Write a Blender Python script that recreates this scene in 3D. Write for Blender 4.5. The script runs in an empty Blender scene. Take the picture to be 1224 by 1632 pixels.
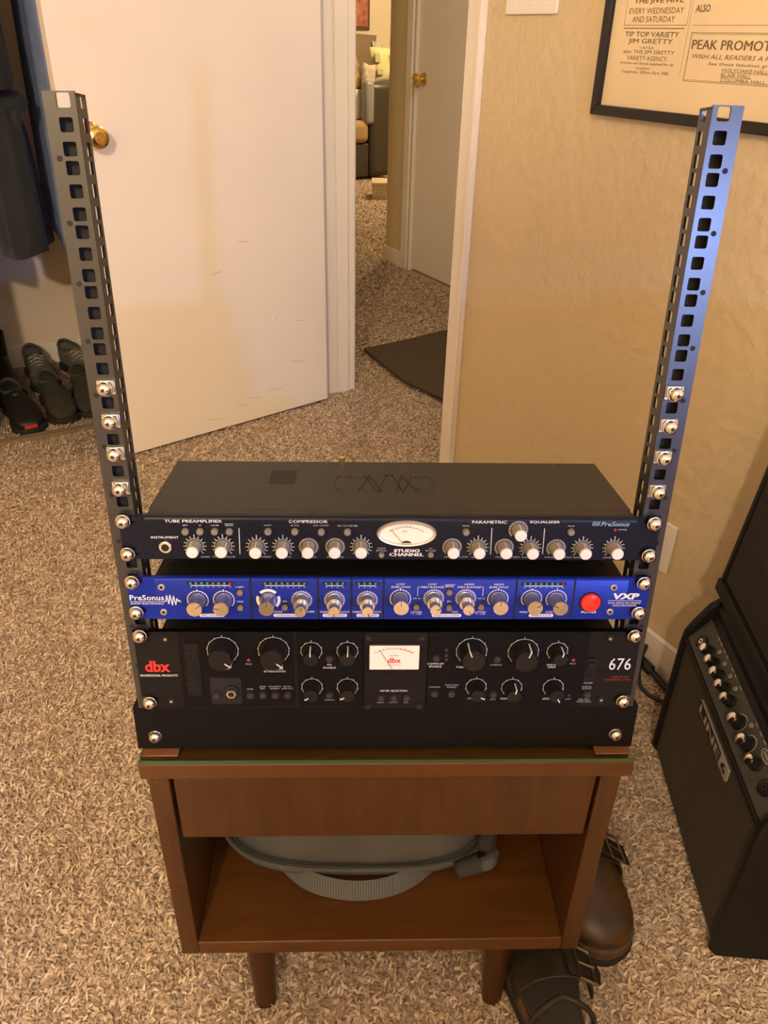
import bpy, math, random
import numpy as np
from mathutils import Matrix, Vector

random.seed(7)
rng = np.random.default_rng(11)
S = bpy.context.scene
COL = S.collection
PI = math.pi

# ------------------------------------------------------------------ camera
cam_d = bpy.data.cameras.new('camera')
cam = bpy.data.objects.new('camera', cam_d)
COL.objects.link(cam)
CAM = Vector((-0.0305, -0.5691, 1.1438))
RX = (0.9994590859598721, -0.025396828607330262, 0.020893458041858323)
DN = (0.0047066529232196105, -0.5183133431162343, -0.855177832831238)
FW = (0.032548162936137444, 0.8548135933900224, -0.5179134460941519)
cam.matrix_world = Matrix(((RX[0], -DN[0], -FW[0], CAM.x), (RX[1], -DN[1], -FW[1], CAM.y),
                           (RX[2], -DN[2], -FW[2], CAM.z), (0, 0, 0, 1)))
cam_d.sensor_fit = 'VERTICAL'
cam_d.sensor_height = 36.0
cam_d.lens = 1250 * 36.0 / 1632
cam_d.clip_start = 0.02
S.camera = cam

# ------------------------------------------------------------------ world, exposure
wd = bpy.data.worlds.new('world')
S.world = wd
wd.use_nodes = True
wd.node_tree.nodes['Background'].inputs[0].default_value = (0.9, 0.72, 0.5, 1)
wd.node_tree.nodes['Background'].inputs[1].default_value = 0.02
S.view_settings.view_transform = 'Standard'
S.view_settings.look = 'None'
S.view_settings.gamma = 1
S.view_settings.exposure = 0.1
S.view_settings.use_curve_mapping = False

# room frame: s runs along the right-hand wall, t goes from that wall into the room
A = Vector((0.612, 0.676, 0.0))
WA = math.radians(117.2)
E_S = Vector((math.cos(WA), math.sin(WA), 0))
E_T = Vector((-math.sin(WA), math.cos(WA), 0))


def room(s, t, z=0.0):
    return A + E_S * s + E_T * t + Vector((0, 0, z))


# strengths of the lamps that the place has (each is built with its own fixture below)
WARM_W, WARM_C, WARM_AT = 225, (1.0, 0.80, 0.545), room(-1.9, 2.2, 2.10)
COOL_W, COOL_C, COOL_AT = 76, (0.25, 0.42, 1.0), Vector((0.95, -1.75, 1.13))
LIVING_W, LIVING_C, LIVING_AT = 150, (1.0, 0.79, 0.48), room(5.0, -2.9, 2.15)
HALL_W, HALL_C, HALL_AT = 24, (1.0, 0.86, 0.68), room(1.2, -0.62, 2.2)


# ------------------------------------------------------------------ materials
MATS = {}


def mat(name, col, rough=0.5, metal=0.0, var=0.0, vscale=20.0, bump=0.0, bscale=200.0, spec=0.5,
        emit=None, estr=0.0, trans=0.0, ior=1.45, coat=0.0, stretch=None, col2=None, detail=3.0,
        bdist=0.002, sheen=0.0):
    if name in MATS:
        return MATS[name]
    m = bpy.data.materials.new(name)
    m.use_nodes = True
    nt = m.node_tree
    b = nt.nodes['Principled BSDF']
    I = b.inputs
    I['Base Color'].default_value = (*col, 1)
    I['Roughness'].default_value = rough
    I['Metallic'].default_value = metal
    I['Specular IOR Level'].default_value = spec
    I['Transmission Weight'].default_value = trans
    I['IOR'].default_value = ior
    I['Coat Weight'].default_value = coat
    I['Sheen Weight'].default_value = sheen
    if emit:
        I['Emission Color'].default_value = (*emit, 1)
        I['Emission Strength'].default_value = estr
    tc = nt.nodes.new('ShaderNodeTexCoord')
    mp = nt.nodes.new('ShaderNodeMapping')
    nt.links.new(tc.outputs['Object'], mp.inputs[0])
    if stretch:
        mp.inputs['Scale'].default_value = stretch
    if var > 0 or col2:
        n = nt.nodes.new('ShaderNodeTexNoise')
        n.inputs['Scale'].default_value = vscale
        n.inputs['Detail'].default_value = detail
        nt.links.new(mp.outputs[0], n.inputs['Vector'])
        r = nt.nodes.new('ShaderNodeValToRGB')
        c2 = col2 or tuple(max(0, c * (1 - var)) for c in col)
        c1 = col if col2 else tuple(min(1, c * (1 + var)) for c in col)
        r.color_ramp.elements[0].position = 0.32
        r.color_ramp.elements[1].position = 0.68
        r.color_ramp.elements[0].color = (*c2, 1)
        r.color_ramp.elements[1].color = (*c1, 1)
        nt.links.new(n.outputs['Fac'], r.inputs[0])
        nt.links.new(r.outputs[0], I['Base Color'])
    if bump > 0:
        n2 = nt.nodes.new('ShaderNodeTexNoise')
        n2.inputs['Scale'].default_value = bscale
        n2.inputs['Detail'].default_value = 3
        nt.links.new(mp.outputs[0], n2.inputs['Vector'])
        bp = nt.nodes.new('ShaderNodeBump')
        bp.inputs['Strength'].default_value = bump
        bp.inputs['Distance'].default_value = bdist
        nt.links.new(n2.outputs['Fac'], bp.inputs['Height'])
        nt.links.new(bp.outputs[0], I['Normal'])
    MATS[name] = m
    return m


def wave_mat(name, c1, c2, scale, axis='Z', rough=0.7, bump=0.3):
    m = mat(name, c1, rough)
    nt = m.node_tree
    b = nt.nodes['Principled BSDF']
    mp = [n for n in nt.nodes if n.type == 'MAPPING'][0]
    w = nt.nodes.new('ShaderNodeTexWave')
    w.bands_direction = axis
    w.inputs['Scale'].default_value = scale
    w.inputs['Distortion'].default_value = 0.6
    nt.links.new(mp.outputs[0], w.inputs['Vector'])
    r = nt.nodes.new('ShaderNodeValToRGB')
    r.color_ramp.elements[0].color = (*c2, 1)
    r.color_ramp.elements[1].color = (*c1, 1)
    nt.links.new(w.outputs['Fac'], r.inputs[0])
    nt.links.new(r.outputs[0], b.inputs['Base Color'])
    bp = nt.nodes.new('ShaderNodeBump')
    bp.inputs['Strength'].default_value = bump
    bp.inputs['Distance'].default_value = 0.001
    nt.links.new(w.outputs['Fac'], bp.inputs['Height'])
    nt.links.new(bp.outputs[0], b.inputs['Normal'])
    return m


def wood_mat(name, c1, c2, rough=0.35, axis=(1.2, 9, 9), scale=6.0):
    m = mat(name, c1, rough, coat=0.15)
    nt = m.node_tree
    b = nt.nodes['Principled BSDF']
    mp = [n for n in nt.nodes if n.type == 'MAPPING'][0]
    mp.inputs['Scale'].default_value = axis
    n1 = nt.nodes.new('ShaderNodeTexNoise')
    n1.inputs['Scale'].default_value = scale
    n1.inputs['Detail'].default_value = 8
    n1.inputs['Roughness'].default_value = 0.65
    n1.inputs['Distortion'].default_value = 0.6
    nt.links.new(mp.outputs[0], n1.inputs['Vector'])
    r = nt.nodes.new('ShaderNodeValToRGB')
    r.color_ramp.elements[0].position = 0.3
    r.color_ramp.elements[1].position = 0.72
    r.color_ramp.elements[0].color = (*c2, 1)
    r.color_ramp.elements[1].color = (*c1, 1)
    nt.links.new(n1.outputs['Fac'], r.inputs[0])
    nt.links.new(r.outputs[0], b.inputs['Base Color'])
    return m


def carpet_mat(name, island):
    m = mat(name, (0.40, 0.30, 0.21), 0.95, spec=0.1)
    nt = m.node_tree
    b = nt.nodes['Principled BSDF']
    r = nt.nodes.new('ShaderNodeValToRGB')
    cr = r.color_ramp
    cr.elements[0].color = (0.27, 0.195, 0.135, 1)
    cr.elements[1].color = (0.62, 0.50, 0.385, 1)
    k = cr.elements.new(0.22)
    k.color = (0.36, 0.265, 0.185, 1)
    k = cr.elements.new(0.6)
    k.color = (0.52, 0.40, 0.29, 1)
    if island:
        g = nt.nodes.new('ShaderNodeNewGeometry')
        nt.links.new(g.outputs['Random Per Island'], r.inputs[0])
    else:
        tc = nt.nodes.new('ShaderNodeTexCoord')
        n = nt.nodes.new('ShaderNodeTexNoise')
        n.inputs['Scale'].default_value = 130
        n.inputs['Detail'].default_value = 4
        nt.links.new(tc.outputs['Object'], n.inputs['Vector'])
        mr = nt.nodes.new('ShaderNodeMapRange')
        mr.inputs['From Min'].default_value = 0.3
        mr.inputs['From Max'].default_value = 0.7
        nt.links.new(n.outputs['Fac'], mr.inputs['Value'])
        nt.links.new(mr.outputs[0], r.inputs[0])
        bp = nt.nodes.new('ShaderNodeBump')
        bp.inputs['Strength'].default_value = 0.9
        bp.inputs['Distance'].default_value = 0.008
        nt.links.new(n.outputs['Fac'], bp.inputs['Height'])
        nt.links.new(bp.outputs[0], b.inputs['Normal'])
    nt.links.new(r.outputs[0], b.inputs['Base Color'])
    return m


M_TAN = mat('painted_wall', (0.60, 0.483, 0.297), 0.55, bump=0.75, bscale=32, bdist=0.007, var=0.02, vscale=3)
M_CREAM = mat('living_wall_paint', (0.66, 0.56, 0.40), 0.7, bump=0.3, bscale=40)
M_CLOSET = mat('closet_wall_paint', (0.68, 0.58, 0.48), 0.75, bump=0.3, bscale=40)
M_CEIL = mat('ceiling_paint', (0.72, 0.66, 0.56), 0.9, bump=0.4, bscale=60)
M_TRIM = mat('white_trim_paint', (0.76, 0.70, 0.61), 0.4, var=0.02, vscale=6)
M_DOOR = mat('white_door_paint', (0.80, 0.735, 0.665), 0.38, var=0.02, vscale=4, bump=0.05, bscale=90)
M_SCUFF = mat('scuff_mark', (0.52, 0.46, 0.40), 0.7)
M_BRASS = mat('polished_brass', (0.83, 0.58, 0.20), 0.16, metal=1.0)
M_CARPET = carpet_mat('carpet_backing', False)
M_PILE = carpet_mat('carpet_strands', True)
M_RAIL = mat('black_powder_coat', (0.016, 0.0165, 0.018), 0.32, bump=0.05, bscale=1600, bdist=0.0003, spec=1.0)
M_BLACK = mat('black_panel', (0.0055, 0.005, 0.0046), 0.52, spec=0.13)
M_BRUSHED = mat('black_brushed_panel', (0.0095, 0.0085, 0.0075), 0.45, var=0.4, vscale=30, stretch=(0.4, 10, 60), spec=0.17)
M_CASE = mat('dark_sheet_steel', (0.028, 0.025, 0.021), 0.5, bump=0.12, bscale=1500, bdist=0.0003)
M_NAVY = mat('dark_navy_panel', (0.005, 0.007, 0.015), 0.34, spec=0.24)
M_BLUE = mat('blue_brushed_panel', (0.006, 0.022, 0.27), 0.36, metal=0.2, spec=0.3, var=0.3, vscale=30, stretch=(1, 10, 120))
M_CHROME = mat('nickel_plate', (0.80, 0.76, 0.72), 0.16, metal=1.0)
M_ZINC = mat('zinc_cage_nut', (0.62, 0.60, 0.57), 0.3, metal=1.0)
M_SLOT = mat('dark_recess', (0.006, 0.006, 0.006), 0.7)
M_WHITEINK = mat('white_ink', (0.74, 0.72, 0.68), 0.6)
M_GREYINK = mat('grey_ink', (0.42, 0.42, 0.41), 0.6)
M_REDINK = mat('red_ink', (0.62, 0.03, 0.02), 0.6)
M_DARKRED = mat('dark_red_ink', (0.30, 0.035, 0.015), 0.6)
M_BLUEINK = mat('pale_blue_ink', (0.22, 0.33, 0.50), 0.6)
M_KNOBGREY = mat('grey_knob_plastic', (0.27, 0.245, 0.215), 0.4)
M_KNOBCAP = mat('ivory_knob_cap', (0.72, 0.69, 0.65), 0.4)
M_KNOBBLK = mat('black_knob_plastic', (0.009, 0.0085, 0.008), 0.33, spec=0.35)
M_ALU = mat('turned_aluminium', (0.72, 0.66, 0.56), 0.24, metal=1.0, var=0.12, vscale=60, stretch=(1, 40, 1))
M_ALUSIDE = mat('knurled_aluminium', (0.42, 0.44, 0.50), 0.32, metal=0.9, var=0.15, vscale=200)
M_BTN = mat('translucent_button', (0.20, 0.185, 0.15), 0.35)
M_BTNTAN = mat('tan_button', (0.21, 0.155, 0.105), 0.4)
M_BTNBLK = mat('black_button', (0.028, 0.026, 0.023), 0.42)
M_LEDG = mat('green_led', (0.06, 0.30, 0.26), 0.3)
M_LEDR = mat('red_led', (0.45, 0.02, 0.03), 0.3)
M_POWER = mat('lit_red_button', (0.75, 0.02, 0.01), 0.25, emit=(1.0, 0.015, 0.01), estr=0.45, coat=0.5)
M_METER = mat('meter_face', (0.78, 0.70, 0.58), 0.5, emit=(1.0, 0.86, 0.66), estr=0.10)
M_BEZEL = mat('silver_bezel', (0.66, 0.62, 0.56), 0.35, metal=0.7)
M_GLASS = mat('clear_glass', (0.93, 0.97, 0.94), 0.02)
_nt = M_GLASS.node_tree
_tr, _gl, _fr, _mx = (_nt.nodes.new('ShaderNode' + k) for k in ('BsdfTransparent', 'BsdfGlossy', 'Fresnel', 'MixShader'))
_tr.inputs[0].default_value = (0.93, 0.97, 0.93, 1)
_gl.inputs['Roughness'].default_value = 0.03
_nt.nodes.remove(_fr)
_mx.inputs[0].default_value = 0.06
_nt.links.new(_tr.outputs[0], _mx.inputs[1])
_nt.links.new(_gl.outputs[0], _mx.inputs[2])
_nt.links.new(_mx.outputs[0], _nt.nodes['Material Output'].inputs[0])
M_GLASSEDGE = mat('green_glass_edge', (0.045, 0.085, 0.035), 0.2)
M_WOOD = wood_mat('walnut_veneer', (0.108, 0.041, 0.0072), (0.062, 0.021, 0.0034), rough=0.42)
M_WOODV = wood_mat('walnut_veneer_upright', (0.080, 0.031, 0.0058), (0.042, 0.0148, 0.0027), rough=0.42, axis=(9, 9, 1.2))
M_WOODD = wood_mat('dark_leg_wood', (0.060, 0.022, 0.007), (0.03, 0.011, 0.0035), axis=(9, 9, 1.2))
M_PAD = wood_mat('pad_wood', (0.17, 0.07, 0.025), (0.11, 0.04, 0.015))
M_TOLEX = mat('black_vinyl', (0.0075, 0.007, 0.0065), 0.55, spec=0.3, bump=0.5, bscale=700, bdist=0.001)
M_GRILLE = wave_mat('grille_cloth', (0.066, 0.053, 0.034), (0.020, 0.016, 0.010), 70, 'Z', 0.85)
M_GRILLE2 = wave_mat('black_grille_cloth', (0.018, 0.015, 0.012), (0.007, 0.006, 0.005), 60, 'Z', 0.85)
M_PANEL = mat('charcoal_panel', (0.050, 0.047, 0.040), 0.5, spec=0.3)
M_BAG = mat('grey_canvas', (0.085, 0.088, 0.088), 0.9, bump=0.6, bscale=900, bdist=0.001, var=0.12, vscale=12)
M_BAGD = mat('dark_canvas', (0.035, 0.036, 0.036), 0.9)
M_WEB = wave_mat('grey_webbing', (0.13, 0.135, 0.14), (0.07, 0.073, 0.078), 90, 'X', 0.85)
M_CLOG = mat('dark_oiled_leather', (0.022, 0.017, 0.012), 0.5, bump=0.3, bscale=300)
M_CLOGT = mat('worn_brown_leather', (0.075, 0.036, 0.010), 0.45, col2=(0.016, 0.011, 0.007), vscale=17, detail=1.5)
M_CORK = mat('cork', (0.075, 0.045, 0.022), 0.85, var=0.4, vscale=300)
M_SOLE = mat('dark_rubber', (0.012, 0.011, 0.010), 0.8)
M_FOOTBED = mat('suede_footbed', (0.035, 0.03, 0.026), 0.9)
M_BUCKLE = mat('buckle_metal', (0.42, 0.36, 0.28), 0.3, metal=1.0)
M_POSTER = mat('aged_paper', (0.74, 0.60, 0.37), 0.6, var=0.05, vscale=6)
M_PRINT = mat('brown_print', (0.16, 0.105, 0.05), 0.7)
M_FRAME = mat('black_frame_lacquer', (0.011, 0.009, 0.008), 0.28)
M_PLASTIC = mat('white_plastic', (0.78, 0.74, 0.68), 0.4)
M_CLOTHD = mat('black_cloth', (0.017, 0.019, 0.021), 0.9, bump=0.3, bscale=600, sheen=0.1)
M_CLOTHN = mat('navy_cloth', (0.016, 0.020, 0.034), 0.9, sheen=0.1)
M_CLOTHB = mat('blue_shirt_cloth', (0.20, 0.27, 0.50), 0.85, var=0.1, vscale=15)
M_SNEAK = mat('olive_grey_canvas', (0.030, 0.029, 0.022), 0.85, var=0.2, vscale=30)
M_SNEAKL = mat('sage_mesh', (0.075, 0.078, 0.062), 0.8, var=0.25, vscale=40)
M_SNEAKB = mat('black_shoe_leather', (0.012, 0.011, 0.010), 0.5)
M_SNEAKG = mat('grey_mesh', (0.13, 0.12, 0.10), 0.8, var=0.2, vscale=60)
M_LINING = mat('dark_lining', (0.020, 0.020, 0.018), 0.9)
M_EDGE = mat('grey_binding', (0.06, 0.059, 0.05), 0.8)
M_LACE = mat('pale_lace', (0.34, 0.32, 0.27), 0.85)
M_REDTAG = mat('red_tag', (0.40, 0.04, 0.03), 0.7)
M_TRACK = mat('track_metal', (0.34, 0.27, 0.18), 0.4, metal=0.6)
M_RUG = wave_mat('dark_brown_rug', (0.095, 0.064, 0.042), (0.042, 0.030, 0.020), 18, 'X', 0.95, 0.6)
M_LEATHER = mat('dark_brown_leather', (0.045, 0.036, 0.024), 0.35, bump=0.2, bscale=120)
M_SEAT = mat('tan_cushion', (0.30, 0.20, 0.085), 0.8, var=0.1, vscale=10)
M_GREYL = mat('grey_leather', (0.22, 0.21, 0.21), 0.35)
M_PILLOWB = mat('brown_pillow', (0.16, 0.105, 0.06), 0.85)
M_PILLOWT = mat('tan_pillow', (0.34, 0.22, 0.11), 0.85)
M_PILLOWP = mat('patterned_pillow', (0.50, 0.43, 0.17), 0.85, col2=(0.54, 0.47, 0.28), vscale=9)
M_PILLOWK = mat('grey_print', (0.33, 0.31, 0.17), 0.85)
M_PILLOWF = mat('floral_pillow', (0.46, 0.40, 0.31), 0.85, col2=(0.30, 0.24, 0.17), vscale=22)
M_YELLOW = mat('yellow_throw', (0.62, 0.40, 0.06), 0.8)
M_REDPIC = mat('red_print', (0.35, 0.12, 0.07), 0.7, var=0.4, vscale=20)
M_PICFR = mat('red_brown_frame', (0.11, 0.045, 0.025), 0.4)
M_HEARTH = mat('pale_tile', (0.52, 0.42, 0.30), 0.5, var=0.05, vscale=10)
M_CABLE = mat('black_cable_rubber', (0.010, 0.010, 0.010), 0.45)
M_BULBW = mat('warm_bulb', (1, 0.9, 0.7), 0.4, emit=(1.0, 0.72, 0.42), estr=30)
M_BULBC = mat('cool_led', (0.8, 0.9, 1), 0.4, emit=(0.42, 0.58, 1.0), estr=30)


# ------------------------------------------------------------------ mesh helpers
class MB:
    def __init__(self):
        self.v, self.f = [], []

    def add(self, vs, fs):
        o = len(self.v)
        self.v += [tuple(p) for p in vs]
        self.f += [tuple(i + o for i in q) for q in fs]
        return self

    def box(self, x0, x1, y0, y1, z0, z1):
        return self.add([(x0, y0, z0), (x1, y0, z0), (x1, y1, z0), (x0, y1, z0), (x0, y0, z1), (x1, y0, z1), (x1, y1, z1), (x0, y1, z1)],
                        [(0, 3, 2, 1), (4, 5, 6, 7), (0, 1, 5, 4), (1, 2, 6, 5), (2, 3, 7, 6), (3, 0, 4, 7)])

    def loft(self, rings, caps=True, close=True):
        n = len(rings[0])
        vs = [p for r in rings for p in r]
        fs = []
        for i in range(len(rings) - 1):
            for j in range(n if close else n - 1):
                k = (j + 1) % n
                fs.append((i * n + j, i * n + k, (i + 1) * n + k, (i + 1) * n + j))
        if caps:
            fs.append(tuple(reversed(range(n))))
            fs.append(tuple(range((len(rings) - 1) * n, len(rings) * n)))
        return self.add(vs, fs)

    def tube(self, pts, r, n=8, caps=True):
        pts = [Vector(p) for p in pts]
        rs = r if isinstance(r, (list, tuple)) else [r] * len(pts)
        rings = []
        prev = None
        for i, p in enumerate(pts):
            d = (pts[min(i + 1, len(pts) - 1)] - pts[max(i - 1, 0)]).normalized()
            if prev is None:
                a = Vector((0, 0, 1)) if abs(d.z) < 0.9 else Vector((1, 0, 0))
                x = d.cross(a).normalized()
            else:
                x = (prev - d * prev.dot(d)).normalized()
            prev = x
            y = d.cross(x)
            rings.append([p + (x * math.cos(2 * PI * k / n) + y * math.sin(2 * PI * k / n)) * rs[i] for k in range(n)])
        return self.loft(rings, caps)

    def cyl(self, p0, p1, r0, r1=None, n=20):
        return self.tube([p0, p1], [r0, r0 if r1 is None else r1], n)

    # lathe around an axis; profile is (radius, distance along the axis)
    def lathe(self, prof, o=(0, 0, 0), axis='z', n=24, sx=1.0):
        o = Vector(o)
        rings = []
        for r, h in prof:
            ring = []
            for k in range(n):
                c, s = math.cos(2 * PI * k / n) * r, math.sin(2 * PI * k / n) * r
                if axis == 'z':
                    p = (c * sx, s, h)
                elif axis == 'y':       # h counts towards the viewer (-y)
                    p = (c * sx, -h, s)
                else:
                    p = (h, c * sx, s)
                ring.append(o + Vector(p))
            rings.append(ring)
        if prof[0][0] > 1e-6 and prof[-1][0] > 1e-6 and len(prof) > 2:      # an open ring: close it on itself
            return self.loft(rings + [rings[0]], caps=False)
        return self.loft(rings)

    # polygon in (a, b) extruded; plane 'xz' extrudes along y, 'yz' along x, 'xy' along z
    def prism(self, poly, d0, d1, plane='xz'):
        def P(a, b, d):
            return {'xz': (a, d, b), 'yz': (d, a, b), 'xy': (a, b, d)}[plane]
        n = len(poly)
        vs = [P(a, b, d0) for a, b in poly] + [P(a, b, d1) for a, b in poly]
        fs = [tuple(range(n)), tuple(range(2 * n - 1, n - 1, -1))]
        for i in range(n):
            j = (i + 1) % n
            fs.append((i, i + n, j + n, j))
        return self.add(vs, fs)

    def ellipsoid(self, c, r, nu=20, nv=12):
        c = Vector(c)
        rings = []
        for i in range(1, nv):
            th = PI * i / nv
            rings.append([c + Vector((math.sin(th) * math.cos(2 * PI * k / nu) * r[0], math.sin(th) * math.sin(2 * PI * k / nu) * r[1], -math.cos(th) * r[2])) for k in range(nu)])
        return self.loft(rings)

    def build(self, name, m, parent=None, loc=None, rot=None, bevel=0.0, seg=2, sub=0, angle=35, fix=True):
        me = bpy.data.meshes.new(name)
        me.from_pydata(self.v, [], self.f)
        if fix:
            import bmesh
            b = bmesh.new()
            b.from_mesh(me)
            bmesh.ops.recalc_face_normals(b, faces=b.faces)
            b.to_mesh(me)
            b.free()
        me.polygons.foreach_set('use_smooth', [True] * len(me.polygons))
        me.set_sharp_from_angle(angle=math.radians(angle))
        me.materials.append(m)
        o = bpy.data.objects.new(name, me)
        COL.objects.link(o)
        if parent:
            o.parent = parent
        if loc is not None:
            o.location = loc
        if rot is not None:
            o.rotation_euler = rot
        if bevel:
            md = o.modifiers.new('bevel', 'BEVEL')
            md.width = bevel
            md.segments = seg
            md.limit_method = 'ANGLE'
            md.angle_limit = math.radians(40)
        if sub:
            md = o.modifiers.new('subdivision', 'SUBSURF')
            md.levels = sub
            md.render_levels = sub
        return o


def tag(o, label=None, cat=None, group=None, kind=None):
    for k, v in (('label', label), ('category', cat), ('group', group), ('kind', kind)):
        if v:
            o[k] = v
    return o


def empty(name, loc, rot=(0, 0, 0), label=None, cat=None, group=None):
    o = bpy.data.objects.new(name, None)
    COL.objects.link(o)
    o.location = loc
    o.rotation_euler = rot
    o.empty_display_size = 0.05
    return tag(o, label, cat, group)


def clone(o, parent=None, loc=None, rot=None):
    c = o.copy()
    COL.objects.link(c)
    c.parent = parent
    if loc is not None:
        c.location = loc
    if rot is not None:
        c.rotation_euler = rot
    return c


def box(name, m, x0, x1, y0, y1, z0, z1, parent=None, bevel=0.0, loc=None, rot=None, seg=2):
    return MB().box(x0, x1, y0, y1, z0, z1).build(name, m, parent, loc, rot, bevel, seg)


def rrect(x0, x1, z0, z1, r, n=4):
    out = []
    for cx, cz, a0 in ((x1 - r, z1 - r, 0), (x0 + r, z1 - r, 90), (x0 + r, z0 + r, 180), (x1 - r, z0 + r, 270)):
        for k in range(n + 1):
            a = math.radians(a0 + 90 * k / n)
            out.append((cx + r * math.cos(a), cz + r * math.sin(a)))
    return out


def ell(cx, cz, rx, rz, n=32, a0=0, a1=360):
    full = (a1 - a0) >= 360
    return [(cx + rx * math.cos(math.radians(a0 + (a1 - a0) * k / (n if full else n - 1))),
             cz + rz * math.sin(math.radians(a0 + (a1 - a0) * k / (n if full else n - 1)))) for k in range(n)]


def text(s, x0, x1, zc, h, parent, m, y=-0.0002, shear=0.0, bold=0.0, name='lettering', res=2):
    """printed lettering that fills the rectangle x0..x1, zc +- h/2 of a face looking along -y"""
    cu = bpy.data.curves.new('t', 'FONT')
    cu.body = s
    cu.shear = shear
    strike = bold if 'M' in s or 'N' in s else 0.0      # letters with sharp notches are struck twice instead
    cu.offset = 0.0 if strike else bold
    cu.resolution_u = res
    cu.fill_mode = 'FRONT'
    to = bpy.data.objects.new('t', cu)
    me = bpy.data.meshes.new_from_object(to)
    bpy.data.objects.remove(to)
    bpy.data.curves.remove(cu)
    n = len(me.vertices)
    co = np.empty(n * 3)
    me.vertices.foreach_get('co', co)
    co = co.reshape(-1, 3)
    lo, hi = co.min(0), co.max(0)
    out = np.zeros_like(co)
    out[:, 0] = x0 + (co[:, 0] - lo[0]) / (hi[0] - lo[0]) * (x1 - x0)
    out[:, 2] = zc - h / 2 + (co[:, 1] - lo[1]) / max(1e-6, hi[1] - lo[1]) * h
    out[:, 1] = y
    me.vertices.foreach_set('co', out.ravel())
    if strike:
        dx = strike * 2.0 / (hi[0] - lo[0]) * (x1 - x0)
        fs = [tuple(p.vertices) for p in me.polygons]
        me2 = bpy.data.meshes.new(name)
        vs = [tuple(q) for q in out]
        me2.from_pydata(vs + [(a + dx, b - 0.00002, c) for a, b, c in vs], [], fs + [tuple(i + n for i in f) for f in fs])
        bpy.data.meshes.remove(me)
        me = me2
    me.materials.clear()
    me.materials.append(m)
    me.name = name
    o = bpy.data.objects.new(name, me)
    COL.objects.link(o)
    o.parent = parent
    return o


def struct(o):
    o['kind'] = 'structure'
    return o


def rbox(name, m, s0, s1, t0, t1, z0, z1, parent=None, bevel=0.0):
    """box in the room frame"""
    if parent:
        return MB().box(s0, s1, t0, t1, z0, z1).build(name, m, parent, bevel=bevel)
    return struct(MB().box(s0, s1, t0, t1, z0, z1).build(name, m, None, A, (0, 0, WA), bevel))


# ------------------------------------------------------------------ the setting
H = 2.44
struct(MB().add([(-3.3, -5.2, 0), (8.3, -5.2, 0), (8.3, 4.2, 0), (-3.3, 4.2, 0)], [(0, 1, 2, 3)]).build('floor', M_CARPET, None, A, (0, 0, WA)))
rbox('ceiling', M_CEIL, -3.3, 8.3, -5.2, 4.2, H, H + 0.1)

# right-hand wall with the doorway (s 0.876 .. 1.638)
D_A, D_B, D_H = 0.876, 1.682, 2.04
w = MB().box(-3.2, D_A, -0.115, 0, 0, H).box(D_B, 2.55, -0.115, 0, 0, H).box(D_A, D_B, -0.115, 0, D_H, H)
struct(w.build('wall_right', M_TAN, None, A, (0, 0, WA)))
rbox('wall_back', M_TAN, -3.2, -3.1, -0.115, 3.6, 0, H)
rbox('wall_left', M_TAN, -3.2, 2.55, 3.5, 3.6, 0, H)
# closet: front wall beside and above the opening, back and end walls
C_S = 1.745
w = MB().box(C_S - 0.01, C_S + 0.09, 0, 0.10, 0, H).box(C_S - 0.01, C_S + 0.09, 2.3, 3.5, 0, H).box(C_S - 0.01, C_S + 0.09, 0.10, 2.3, 2.05, H)
struct(w.build('wall_closet_front', M_TAN, None, A, (0, 0, WA)))
rbox('wall_closet', M_CLOSET, 2.45, 2.55, -0.0, 3.5, 0, H)
rbox('wall_closet_end', M_CLOSET, C_S + 0.09, 2.45, 2.5, 2.6, 0, H)
d3c = empty('door_3', room(C_S - 0.004, 1.135, 0), (0, 0, WA))
d3c['kind'] = 'structure'
d3c['label'] = 'white sliding closet door panel beside the opening'
box('door_panel', M_DOOR, 0.012, 0.040, 0.0, 1.17, 0.018, 2.05, d3c, 0.002)
MB().lathe([(0, 0), (0.026, 0), (0.024, 0.002), (0.018, 0.001), (0, 0.001)], axis='x', n=20).build('finger_pull', M_BRASS, d3c, (0.0115, 0.07, 0.95), (0, 0, PI))
rbox('baseboard_closet', M_TRIM, 2.438, 2.45, 0.0, 2.5, 0, 0.085, bevel=0.003)
o = MB().box(C_S - 0.012, C_S + 0.012, 0.10, 2.3, 0, 0.004).box(C_S - 0.012, C_S - 0.008, 0.10, 2.3, 0.004, 0.016)
o.box(C_S + 0.008, C_S + 0.012, 0.10, 2.3, 0.004, 0.016)
struct(o.build('trim_closet_track', M_TRACK, None, A, (0, 0, WA)))

# hall and living room beyond the doorway
HT = -1.2
w = MB().box(-1.0, 2.33, HT - 0.115, HT, 0, H).box(3.14, 3.40, HT - 0.115, HT, 0, H).box(2.33, 3.14, HT - 0.115, HT, 2.04, H)
struct(w.build('wall_hall', M_TAN, None, A, (0, 0, WA)))
rbox('wall_hall_end', M_TAN, -1.1, -1.0, HT - 0.115, -0.115, 0, H)
rbox('wall_living', M_CREAM, 7.25, 7.35, -5.1, 1.6, 0, H)
rbox('wall_living_right', M_CREAM, 2.0, 7.3, -5.2, -5.1, 0, H)
rbox('wall_living_left', M_CREAM, 2.55, 7.3, 1.6, 1.7, 0, H)
rbox('wall_living_near', M_CREAM, 2.0, 2.1, -5.1, HT - 0.115, 0, H)
rbox('baseboard_hall', M_TRIM, 3.205, 3.41, HT, HT + 0.012, 0, 0.085, bevel=0.003)
rbox('baseboard_hall_end', M_TRIM, 3.40, 3.412, HT - 0.115, HT + 0.012, 0, 0.085, bevel=0.003)

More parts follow.
